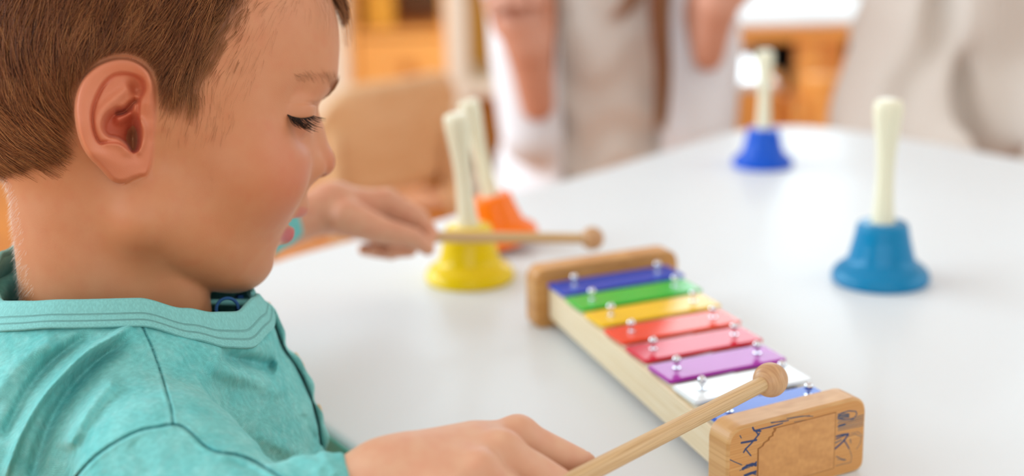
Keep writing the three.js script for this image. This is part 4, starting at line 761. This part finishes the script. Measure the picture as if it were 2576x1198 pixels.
const fist = (x, y, z, w, h, r) => { // palm and five bent fingers between wrist w and knuckles h
  const a = [h[0] - w[0], h[1] - w[1], h[2] - w[2]], l = Math.hypot(...a), n = a.map((c) => c / l), s = [n[1], -n[0], 0.15]; let d = cone(x, y, z, w, h, r * 0.9, r * 1.15);
  for (let i = 0; i < 4; i++) { const o = (i - 1.5) * r * 0.62, k = [h[0] + s[0] * o, h[1] + s[1] * o, h[2] + s[2] * o], t = k.map((c, q) => c + n[q] * r * (1.5 - 0.12 * Math.abs(i - 1)) + (q === 2 ? r * 0.5 : 0)), e = t.map((c, q) => c - n[q] * r * 0.5 + (q === 2 ? r * 1.1 : 0)); d = smin(d, Math.min(cone(x, y, z, k, t, r * 0.36, r * 0.3), cone(x, y, z, t, e, r * 0.3, r * 0.25)), r * 0.12); }
  const tb = w.map((c, q) => c + a[q] * 0.4 + s[q] * r * 0.9), te = tb.map((c, q) => c + n[q] * r * 1.4 + s[q] * r * 0.5 + (q === 2 ? r * 0.6 : 0)); return smin(d, cone(x, y, z, tb, te, r * 0.42, r * 0.28), r * 0.2);
};
function features(g, c, s, fx, fz) { // eyes and mouth on a plain head
  const P = (x, y, z) => [c[0] + (x * fx - z * fz) * s, c[1] + y * s, c[2] + (x * fz + z * fx) * s], put = (n, m, x, y, z, rx, ry, par = g) => { const o = new THREE.SphereGeometry(1, 20, 14); o.scale(rx * s, ry * s, rx * s); const q = P(x, y, z); o.translate(...q); return part(par, n, o, m); };
  for (const z of [-0.31, 0.31]) { const e = put('eye', std({ color: 0xf0ece6, roughness: 0.2 }), 0.845, 0.0, z, 0.135, 0.105); put('iris', std({ color: 0x3a2618, roughness: 0.15 }), 0.925, -0.01, z * 0.98, 0.066, 0.066, e); }
  const m = new THREE.SphereGeometry(1, 24, 12); m.scale(0.07 * s, 0.05 * s, 0.2 * s); m.rotateY(-Math.atan2(fz, fx)); m.translate(...P(0.915, -0.53, 0)); part(g, 'lips', m, std({ color: 0xb8645a, roughness: 0.5 }));
}
const skinFar = std({ color: 0xd89a80, roughness: 0.55 });
{
  const base = at(1525, 560, 1.80); base.y = 0;
  const g = thing('person', 'long-haired girl in a white open cardigan over a beige top with both forearms raised', 'person', base);
  const r = (u, v, d) => rel(base, u, v, d);
  const hipC = r(1520, 570, 1.82), chest = r(1525, 20, 1.77), nk = r(1525, -200, 1.76), hd = r(1525, -468, 1.74), sr = r(1318, -125, 1.74), sl = r(1735, -140, 1.74), er = r(1352, 262, 1.63), el = r(1782, 140, 1.63), wr = r(1330, 110, 1.585), wl = r(1808, 5, 1.585), kr = r(1312, 55, 1.575), kl = r(1828, -60, 1.575);
  const head = plainHead(hd, 0.092, -0.15, 0.99);
  const torso = (x, y, z) => { let d = cone(x, y, z, hipC, chest, 0.098, 0.092); d = smin(d, cone(x, y, z, nk, sr, 0.035, 0.042), 0.06); d = smin(d, cone(x, y, z, nk, sl, 0.035, 0.042), 0.06); return d; };
  const kneeR = [hipC[0] - 0.055, 0.215, hipC[2] + 0.015], kneeL = [hipC[0] + 0.055, 0.215, hipC[2] + 0.015];
  const hipR = [hipC[0] - 0.05, 0.39, hipC[2]], hipL = [hipC[0] + 0.05, 0.39, hipC[2]];
  const body = (x, y, z) => { let d = smin(torso(x, y, z), cone(x, y, z, nk, hd, 0.036, 0.034), 0.03); d = smin(d, head(x, y, z), 0.02);
    d = smin(d, chain(x, y, z, [sr, er, wr], [0.032, 0.02, 0.026]), 0.02); d = smin(d, chain(x, y, z, [sl, el, wl], [0.032, 0.018, 0.022]), 0.02); d = smin(d, fist(x, y, z, wr, kr, 0.026), 0.012); d = smin(d, fist(x, y, z, wl, kl, 0.024), 0.012);
    for (const [h, k] of [[hipR, kneeR], [hipL, kneeL]]) { const a = [k[0], 0.05, k[2] - 0.03]; d = smin(d, chain(x, y, z, [h, k, a], [0.06, 0.04, 0.03]), 0.03); d = smin(d, cone(x, y, z, [k[0], 0.03, k[2] - 0.03], [k[0], 0.022, k[2] + 0.07], 0.028, 0.02), 0.02); } return d; };
  part(g, 'body', meshOf(body, [-0.32, 0, -0.3], [0.32, 1.06, 0.62], 0.008), skinFar);
  const top = (x, y, z) => { let d = torso(x, y, z) - 0.008; d -= 0.004 * Math.sin(y * 95 + 3 * noise3(x * 9, y * 6, z * 9)) * sstep(0.75, 0.5, y); return smax(d, 0.40 - y, 0.01); };
  part(g, 'top', meshOf(top, [-0.3, 0.38, -0.3], [0.3, 0.9, 0.3], 0.008), cloth(0xe6dad0, 3));
  features(g, hd, 0.092, -0.15, 0.99);
  const skirt = (x, y, z) => { let d = smin(cone(x, y, z, hipR, kneeR, 0.085, 0.1), cone(x, y, z, hipL, kneeL, 0.085, 0.1), 0.06); d = smin(d, ell(x, y, z, hipC[0], 0.40, hipC[2], 0.115, 0.09, 0.105), 0.05); return smax(d, 0.20 - y, 0.01); };
  part(g, 'skirt', meshOf(skirt, [-0.28, 0.18, -0.26], [0.28, 0.56, 0.28], 0.009), cloth(0xc2b2a4, 4));
  const front = (x, y, z) => z - chest[2] > 0.0 ? 1 : 0;
  const slR1 = r(1320, 140, 1.70), slR2 = r(1336, 340, 1.69), slL1 = r(1748, 130, 1.71), slL2 = r(1745, 330, 1.70);
  const card = (x, y, z) => {
    const cx = mix(chest[0], hipC[0], clamp((chest[1] - y) / (chest[1] - hipC[1]), 0, 1));
    let d = torso(x, y, z) - 0.024 - 0.012 * sstep(0.62, 0.45, y) - 0.006 * Math.sin(x * 70 + y * 12);
    d = smin(d, chain(x, y, z, [sr, slR1, slR2], [0.05, 0.042, 0.036]), 0.03); d = smin(d, chain(x, y, z, [sl, slL1, slL2], [0.05, 0.056, 0.05]), 0.03);
    d = smax(d, -(torso(x, y, z) - 0.012), 0.006);
    d = smax(d, -(Math.max(Math.abs(x - cx) - mix(0.064, 0.058, sstep(0.7, 0.5, y)), -(z - mix(chest[2], hipC[2], clamp((chest[1] - y) / (chest[1] - hipC[1]), 0, 1)) - 0.01))), 0.012);
    return smax(smax(d, 0.42 - y, 0.01), y - nk[1] - 0.01, 0.02);
  };
  part(g, 'cardigan', meshOf(card, [-0.33, 0.40, -0.3], [0.33, 0.9, 0.3], 0.007), cloth(0xefeef2, 5));
  const S = new Strands(), R = rng(77), c0 = lin(0x7a4422), c1 = lin(0xb87a48);
  const lock = (roots, path, n, r) => { for (let i = 0; i < n; i++) { const ox = (R() - 0.5) * r, oz = (R() - 0.5) * r, len = 0.7 + 0.3 * R(); const P = []; for (let k = 0; k <= 9; k++) { const q = path.getPoint(k / 9 * len), w = 1 - 0.55 * (k / 9); P.push([(q.x + ox * w) * 100, q.y * 100, (q.z + oz * w) * 100]); } S.add(P, 0.10, 0.04, c0, c1.map((x) => x * (0.6 + 0.6 * R()))); } };
  const cv = (pts) => new THREE.CatmullRomCurve3(pts.map((p) => V(...r(...p))));
  lock(0, cv([[1470, -610, 1.78], [1400, -470, 1.72], [1385, -160, 1.66], [1384, 40, 1.63], [1380, 190, 1.625]]), 300, 0.03);
  lock(0, cv([[1580, -610, 1.78], [1655, -470, 1.72], [1662, -160, 1.66], [1660, 60, 1.63], [1668, 180, 1.625], [1660, 330, 1.625]]), 420, 0.034);
  lock(0, cv([[1580, -600, 1.78], [1645, -400, 1.70], [1630, -120, 1.66], [1590, 0, 1.635], [1540, 60, 1.63]]), 60, 0.04);
  lock(1, cv([[1525, -640, 1.78], [1525, -520, 1.845], [1525, -200, 1.83], [1525, 0, 1.88]]), 500, 0.13);
  part(g, 'hair', S.geo(), phys({ vertexColors: true, roughness: 0.4 }));
  const cap = (x, y, z) => { const d = head(x, y, z) - 0.012; const fz = z - hd[2], fy = y - hd[1]; return smax(smax(d, fz * 0.8 - fy * 0.6 - 0.025, 0.01), -(fy + 0.075), 0.01); };
  part(g, 'hair_crown', meshOf(cap, [-0.12, hd[1] - 0.1, hd[2] - 0.14], [0.12, hd[1] + 0.14, hd[2] + 0.12], 0.006), std({ color: 0x7a4a28, roughness: 0.5 }));
}
{
  const base = at(2500, 560, 1.72); base.y = 0;
  const g = thing('person', 'person in a loose cream long-sleeved shirt at the right end of the table', 'person', base);
  const r = (u, v, d) => rel(base, u, v, d);
  const hipC = r(2495, 600, 1.78), chest = r(2520, -30, 1.72), nk = r(2530, -200, 1.70), hd = r(2500, -430, 1.66), sr = r(2372, -150, 1.70), sl = r(2690, -160, 1.70), er = r(2255, 335, 1.63), el = r(2790, 300, 1.62), wr = r(2420, 470, 1.53), wl = r(2640, 470, 1.52), kr = r(2470, 478, 1.50), kl = r(2590, 478, 1.49);
  const head = plainHead(hd, 0.088, -0.5, 0.866);
  const torso = (x, y, z) => { let d = cone(x, y, z, hipC, chest, 0.118, 0.112); d = smin(d, cone(x, y, z, nk, sr, 0.04, 0.048), 0.06); return smin(d, cone(x, y, z, nk, sl, 0.04, 0.048), 0.06); };
  const kneeR = [hipC[0] - 0.07, 0.215, hipC[2] + 0.015], kneeL = [hipC[0] + 0.07, 0.215, hipC[2] + 0.015], hR = [hipC[0] - 0.06, 0.38, hipC[2]], hL = [hipC[0] + 0.06, 0.38, hipC[2]];
  const body = (x, y, z) => { let d = smin(torso(x, y, z), cone(x, y, z, nk, hd, 0.042, 0.04), 0.03); d = smin(d, head(x, y, z), 0.02); d = smin(d, chain(x, y, z, [sr, er, wr], [0.036, 0.03, 0.021]), 0.02); d = smin(d, chain(x, y, z, [sl, el, wl], [0.036, 0.03, 0.021]), 0.02); d = smin(d, fist(x, y, z, wr, kr, 0.024), 0.012); d = smin(d, fist(x, y, z, wl, kl, 0.024), 0.012);
    for (const [h, k] of [[hR, kneeR], [hL, kneeL]]) { d = smin(d, chain(x, y, z, [h, k, [k[0], 0.05, k[2] - 0.03]], [0.066, 0.048, 0.032]), 0.03); d = smin(d, cone(x, y, z, [k[0], 0.03, k[2] - 0.03], [k[0], 0.022, k[2] + 0.09], 0.028, 0.02), 0.02); } return d; };
  part(g, 'body', meshOf(body, [-0.36, 0, -0.3], [0.36, 1.06, 0.62], 0.008), skinFar);
  const shirt = (x, y, z) => {
    let d = torso(x, y, z) - 0.036 - 0.010 * sstep(0.75, 0.45, y);
    d -= 0.017 * Math.sin(x * 46 + y * 16 + 2 * noise3(x * 7, y * 5, z * 7)) * sstep(0.8, 0.6, y) + 0.005 * noise3(x * 16, y * 9, z * 16);
    d = smin(d, chain(x, y, z, [sr, er], [0.062, 0.064]), 0.035); d = smin(d, chain(x, y, z, [sl, el], [0.064, 0.064]), 0.035); d = smin(d, cone(x, y, z, er, wr, 0.058, 0.034), 0.03); d = smin(d, cone(x, y, z, el, wl, 0.056, 0.034), 0.03);
    d -= 0.010 * Math.sin(x * 52 - y * 22 + 3 * noise3(x * 6, y * 4, z * 6)) * sstep(0.95, 0.7, y) + 0.006 * noise3(x * 14, y * 6, z * 14);
    return smax(smax(d, 0.37 - y, 0.01), y - nk[1] + 0.0, 0.02);
  };
  part(g, 'shirt', meshOf(shirt, [-0.4, 0.35, -0.3], [0.4, 0.9, 0.4], 0.008), cloth(0xdcd0c6, 8));
  features(g, hd, 0.088, -0.5, 0.866);
  const trousers = (x, y, z) => { let d = 1; for (const [h, k] of [[hR, kneeR], [hL, kneeL]]) d = Math.min(d, chain(x, y, z, [h, k, [k[0], 0.09, k[2] - 0.03]], [0.082, 0.062, 0.05])); d = smin(d, ell(x, y, z, hipC[0], 0.40, hipC[2], 0.125, 0.09, 0.115), 0.05); return smax(d, 0.075 - y, 0.005); };
  part(g, 'trousers', meshOf(trousers, [-0.35, 0.05, -0.25], [0.35, 0.5, 0.5], 0.009), cloth(0x8a7a6c, 9));
  const cap = (x, y, z) => { const d = head(x, y, z) - 0.013, fx = (x - hd[0]) * -0.5 + (z - hd[2]) * 0.866, fy = y - hd[1]; return smax(smax(d, fx * 0.8 - fy * 0.6 - 0.025, 0.01), -(fy + 0.06), 0.01); };
  part(g, 'hair', meshOf(cap, [hd[0] - 0.14, hd[1] - 0.1, hd[2] - 0.14], [hd[0] + 0.14, hd[1] + 0.15, hd[2] + 0.14], 0.007), std({ color: 0x5c3a22, roughness: 0.5 }));
}
// ---------- furniture behind the table ----------
function box(w, h, d, r = 0.004) { return new RoundedBoxGeometry(w, h, d, 2, r); }
const boxIn = (parent, name, m, x0, x1, y0, y1, z0, z1, r = 0.004) => { const g = box(x1 - x0, y1 - y0, z1 - z0, Math.min(r, (x1 - x0) / 3, (y1 - y0) / 3, (z1 - z0) / 3)); g.translate((x0 + x1) / 2, (y0 + y1) / 2, (z0 + z1) / 2); return part(parent, name, g, m); };
// a child's chair: bent plywood back, seat and four legs; seat height s
function chair(label, pos, yaw, s, backW, backH, m, seatM, gap = 0.05, rise = 0.22) {
  const t = thing('chair', label, 'chair', pos); t.rotation.y = yaw;
  const W = backW, seat = new RoundedBoxGeometry(W, 0.018, W * 0.95, 3, 0.008); seat.translate(0, s, 0); part(t, 'seat', seat, seatM ?? m);
  const P = [], I = [], n = 24, k = 10, th = 0.012;
  for (let side = 0; side < 2; side++) for (let i = 0; i <= n; i++) for (let j = 0; j <= k; j++) { const u = i / n * 2 - 1, v = j / k, e = Math.min(1, Math.pow(Math.abs(u), 6)), top = backH * (1 - 0.30 * e), bot = backH * 0.16 * e, y = mix(bot, top, v); P.push(u * W / 2, s + gap + y, -W * 0.46 + 0.05 * (u * u) - 0.03 * v + (side ? -th : 0)); }
  const at2 = (q, i, j) => q * (n + 1) * (k + 1) + i * (k + 1) + j, quad = (a, b, c, d) => I.push(a, b, c, a, c, d);
  for (let i = 0; i < n; i++) for (let j = 0; j < k; j++) { quad(at2(0, i, j), at2(0, i + 1, j), at2(0, i + 1, j + 1), at2(0, i, j + 1)); quad(at2(1, i, j), at2(1, i, j + 1), at2(1, i + 1, j + 1), at2(1, i + 1, j)); }
  for (let i = 0; i < n; i++) { quad(at2(0, i, k), at2(0, i + 1, k), at2(1, i + 1, k), at2(1, i, k)); quad(at2(0, i + 1, 0), at2(0, i, 0), at2(1, i, 0), at2(1, i + 1, 0)); }
  for (let j = 0; j < k; j++) { quad(at2(0, 0, j + 1), at2(1, 0, j + 1), at2(1, 0, j), at2(0, 0, j)); quad(at2(0, n, j), at2(1, n, j), at2(1, n, j + 1), at2(0, n, j + 1)); }
  const g = geoOf(P, I); const uvs = []; for (let i = 0; i < P.length; i += 3) uvs.push(P[i] * 4, P[i + 1] * 4); g.setAttribute('uv', new THREE.BufferAttribute(new Float32Array(uvs), 2)); part(t, 'backrest', g, m);
  for (const [sx, sz] of [[-1, 1], [1, 1], [-1, -1], [1, -1]]) { const h = sz < 0 ? s + gap + backH * 0.6 : s, l = new THREE.CylinderGeometry(0.013, 0.015, h, 16); l.translate(sx * (W * 0.42), h / 2, sz > 0 ? W * 0.38 : -W * 0.455); part(t, 'leg', l, m); }
  return t;
}
const onFloor = (u, v, d) => { const p = at(u, v, d); return p; };
{
  // chair with the large plywood back behind the bells
  const c = at(985, 345, 2.3); const s = c.y - 0.135;
  chair('pale plywood child chair with a broad curved back behind the yellow bell', V(c.x - 0.08, 0, c.z - 0.09), Math.PI + 0.72, s, 0.28, 0.185, M.beech, M.deepWood, 0.05);
  // low cabinet with a drawer and an open shelf
  const d = 3.5, a = at(905, 240, d), b = at(1132, 85, d), top = at(1132, -140, d).y, zc = (a.z + b.z) / 2, x0 = a.x - 0.022, x1 = b.x - 0.002;
  const cab = thing('cabinet', 'low wooden cabinet with an open shelf over one drawer behind the plywood chair', 'cabinet', V((x0 + x1) / 2, 0, zc - 0.18));
  const w = (x1 - x0) / 2, y0 = a.y, y1 = b.y;
  boxIn(cab, 'side_panel', M.orangeWood, -w, -w + 0.018, 0, top, -0.18, 0.18); boxIn(cab, 'side_panel', M.orangeWood, w - 0.018, w, 0, top, -0.18, 0.18);
  boxIn(cab, 'top_panel', M.orangeWood, -w, w, top - 0.018, top, -0.18, 0.18); boxIn(cab, 'shelf', M.orangeWood, -w + 0.018, w - 0.018, y1, y1 + 0.016, -0.17, 0.175); boxIn(cab, 'back_panel', std({ color: 0xe2bd92, roughness: 0.7 }), -w + 0.01, w - 0.01, 0.02, top - 0.01, -0.178, -0.168); boxIn(cab, 'bottom_panel', M.orangeWood, -w + 0.018, w - 0.018, 0.04, 0.056, -0.17, 0.175);
  const fx0 = a.x - (x0 + x1) / 2 + 0.002;
  const dr = boxIn(cab, 'drawer', M.orangeWood, fx0, w - 0.004, y0 + 0.006, y1 - 0.006, -0.12, 0.192);
  const kn = new THREE.LatheGeometry([[0, 0.016], [0.012, 0.014], [0.015, 0.008], [0.008, 0], [0.008, -0.004]].map(([x, y]) => new THREE.Vector2(x, y)), 20); kn.rotateX(Math.PI / 2); kn.translate((fx0 + w) / 2 + 0.005, (y0 + y1) / 2 - 0.005, 0.196); part(dr, 'knob', kn, M.deepWood);
  boxIn(cab, 'door', M.orangeWood, fx0, w - 0.004, 0.06, y0 - 0.006, 0.172, 0.19);
  const q = at(928, 45, d - 0.02);
  const bin = thing('storage_bin', 'yellow storage bin standing on the open cabinet shelf', 'bin', V(q.x + 0.022, y1 + 0.016, zc - 0.1));
  { const s2 = new THREE.Shape(); const W = 0.036, D = 0.06; s2.moveTo(-W, -D); s2.lineTo(W, -D); s2.lineTo(W, D); s2.lineTo(-W, D); s2.closePath(); const hole = new THREE.Path(); hole.moveTo(-W + 0.004, -D + 0.004); hole.lineTo(-W + 0.004, D - 0.004); hole.lineTo(W - 0.004, D - 0.004); hole.lineTo(W - 0.004, -D + 0.004); hole.closePath(); s2.holes.push(hole); const g = new THREE.ExtrudeGeometry(s2, { depth: 0.14, bevelEnabled: false }); g.rotateX(-Math.PI / 2); part(bin, 'wall', g, M.yellow); boxIn(bin, 'bottom', M.yellow, -W, W, 0, 0.005, -D, D); boxIn(bin, 'rim', M.yellow, -W - 0.004, W + 0.004, 0.136, 0.144, D - 0.004, D + 0.004, 0.002); }
  // cream shelving with a yellow panel, between the cabinet and the girl
  const e = 3.3, p0 = at(1128, 245, e), p1 = at(1245, 205, e), T = at(1150, -160, e).y;
  const sh = thing('bookcase', 'cream bookcase with a yellow back panel beside the wooden cabinet', 'bookcase', V(p0.x, 0, p0.z - 0.14));
  const pw = at(1180, 245, e).x - p0.x, tw = 0.44;
  boxIn(sh, 'side_panel', M.cream, 0, pw, 0, T, -0.14, 0.14); boxIn(sh, 'side_panel', M.cream, tw - 0.02, tw, 0, T, -0.14, 0.14); boxIn(sh, 'shelf', M.cream, pw, tw - 0.02, p0.y, p1.y, -0.13, 0.14); boxIn(sh, 'top_panel', M.cream, 0, tw, T, T + 0.02, -0.14, 0.14); boxIn(sh, 'back_panel', M.yellow, pw, tw - 0.02, p1.y, T, -0.13, -0.115); boxIn(sh, 'bottom_panel', M.cream, pw, tw - 0.02, 0.05, 0.07, -0.13, 0.14); boxIn(sh, 'lower_back', M.orangeWood, pw, tw - 0.02, 0.07, p0.y, -0.13, -0.115);
  // tall cream cupboard beyond the boy's forehead
  const h = 4.15, c0 = at(660, 330, h), c1 = at(886, 330, h), hh = at(800, -260, h).y;
  const cu = thing('cupboard', 'tall cream cupboard standing behind the head of the boy', 'cupboard', V((c0.x + c1.x) / 2, 0, c0.z - 0.2));
  const cw = (c1.x - c0.x) / 2; boxIn(cu, 'carcass', M.cream, -cw, cw, 0.03, hh, -0.2, 0.17); const d1 = boxIn(cu, 'door', M.cream, -cw + 0.004, -0.002, 0.05, hh - 0.02, 0.171, 0.19), d2 = boxIn(cu, 'door', M.cream, 0.002, cw - 0.004, 0.05, hh - 0.02, 0.171, 0.19);
  for (const [dd, x] of [[d1, -0.02], [d2, 0.02]]) { const k = new THREE.CylinderGeometry(0.006, 0.006, 0.09, 12); k.translate(x, hh * 0.55, 0.202); part(dd, 'handle', k, M.metal); } boxIn(cu, 'plinth', M.deepWood, -cw + 0.01, cw - 0.01, 0, 0.03, -0.19, 0.15);
}
{
  // white-topped table with an orange wooden frame, and what stands by it
  const d = 2.85, l = at(1815, 66, d), rr = at(2262, 100, d), y = (l.y + rr.y) / 2, bandH = 0.036;
  const t = thing('side_table', 'low side table with a white top and orange wooden frame catching the window light', 'table', V((l.x + rr.x) / 2, 0, l.z - 0.25));
  const w = (rr.x - l.x) / 2 + 0.02; boxIn(t, 'tabletop', M.white, -w, w, y + bandH / 2 - 0.004, y + bandH / 2 + 0.008, -0.32, 0.252, 0.004); boxIn(t, 'frame', M.orangeWood, -w + 0.004, w - 0.004, y - bandH / 2, y + bandH / 2 - 0.004, -0.31, 0.246);
  const lx = at(2050, 210, d).x - t.position.x; for (const [x, z] of [[lx, 0.21], [-w + 0.03, 0.21], [w - 0.03, -0.28], [-w + 0.03, -0.28]]) boxIn(t, 'leg', M.orangeWood, x - 0.024, x + 0.024, 0, y - bandH / 2, z - 0.024, z + 0.024, 0.006);
  const e = 3.75, a = at(1925, 215, e), b = at(2240, 95, e);
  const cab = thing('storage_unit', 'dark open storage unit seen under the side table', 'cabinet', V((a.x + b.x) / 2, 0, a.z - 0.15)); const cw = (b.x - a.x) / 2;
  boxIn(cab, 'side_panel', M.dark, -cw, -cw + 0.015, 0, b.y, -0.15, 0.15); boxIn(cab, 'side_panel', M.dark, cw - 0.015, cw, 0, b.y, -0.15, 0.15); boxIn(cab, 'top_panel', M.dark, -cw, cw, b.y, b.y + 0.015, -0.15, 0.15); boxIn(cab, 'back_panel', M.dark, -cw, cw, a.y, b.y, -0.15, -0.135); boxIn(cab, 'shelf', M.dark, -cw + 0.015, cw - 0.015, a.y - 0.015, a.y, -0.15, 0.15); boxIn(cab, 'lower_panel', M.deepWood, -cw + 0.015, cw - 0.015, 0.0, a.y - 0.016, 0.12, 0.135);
  const c1 = at(2130, 235, 2.45); chair('orange wooden child chair with a rounded back in front of the side table leg', V(c1.x, 0, c1.z - 0.1), Math.PI - 0.25, Math.max(0.16, c1.y - 0.13), 0.125, 0.12, M.orangeWood, null, 0.04);
  const c2 = at(1896, 242, 2.5); chair('orange wooden child chair behind the handle of the dark blue bell', V(c2.x, 0, c2.z - 0.09), Math.PI + 0.2, Math.max(0.16, c2.y - 0.12), 0.115, 0.12, M.orangeWood, null, 0.04);
  const s1 = at(1866, 184, 2.1), st = thing('stool', 'small stool with a shiny white seat catching the window light beside the orange chair', 'stool', V(s1.x, 0, s1.z)); const sg = new RoundedBoxGeometry(0.066, 0.014, 0.24, 3, 0.006); sg.translate(0, s1.y, 0); part(st, 'seat', sg, phys({ color: 0xf4f4f2, roughness: 0.12, clearcoat: 1, clearcoatRoughness: 0.05 })); for (const [x, z] of [[-1, -1], [1, -1], [-1, 1], [1, 1]]) boxIn(st, 'leg', M.orangeWood, x * 0.022 - 0.007, x * 0.022 + 0.007, 0, s1.y - 0.008, z * 0.11 - 0.01, z * 0.11 + 0.01);
}
renderer.render(scene, camera);
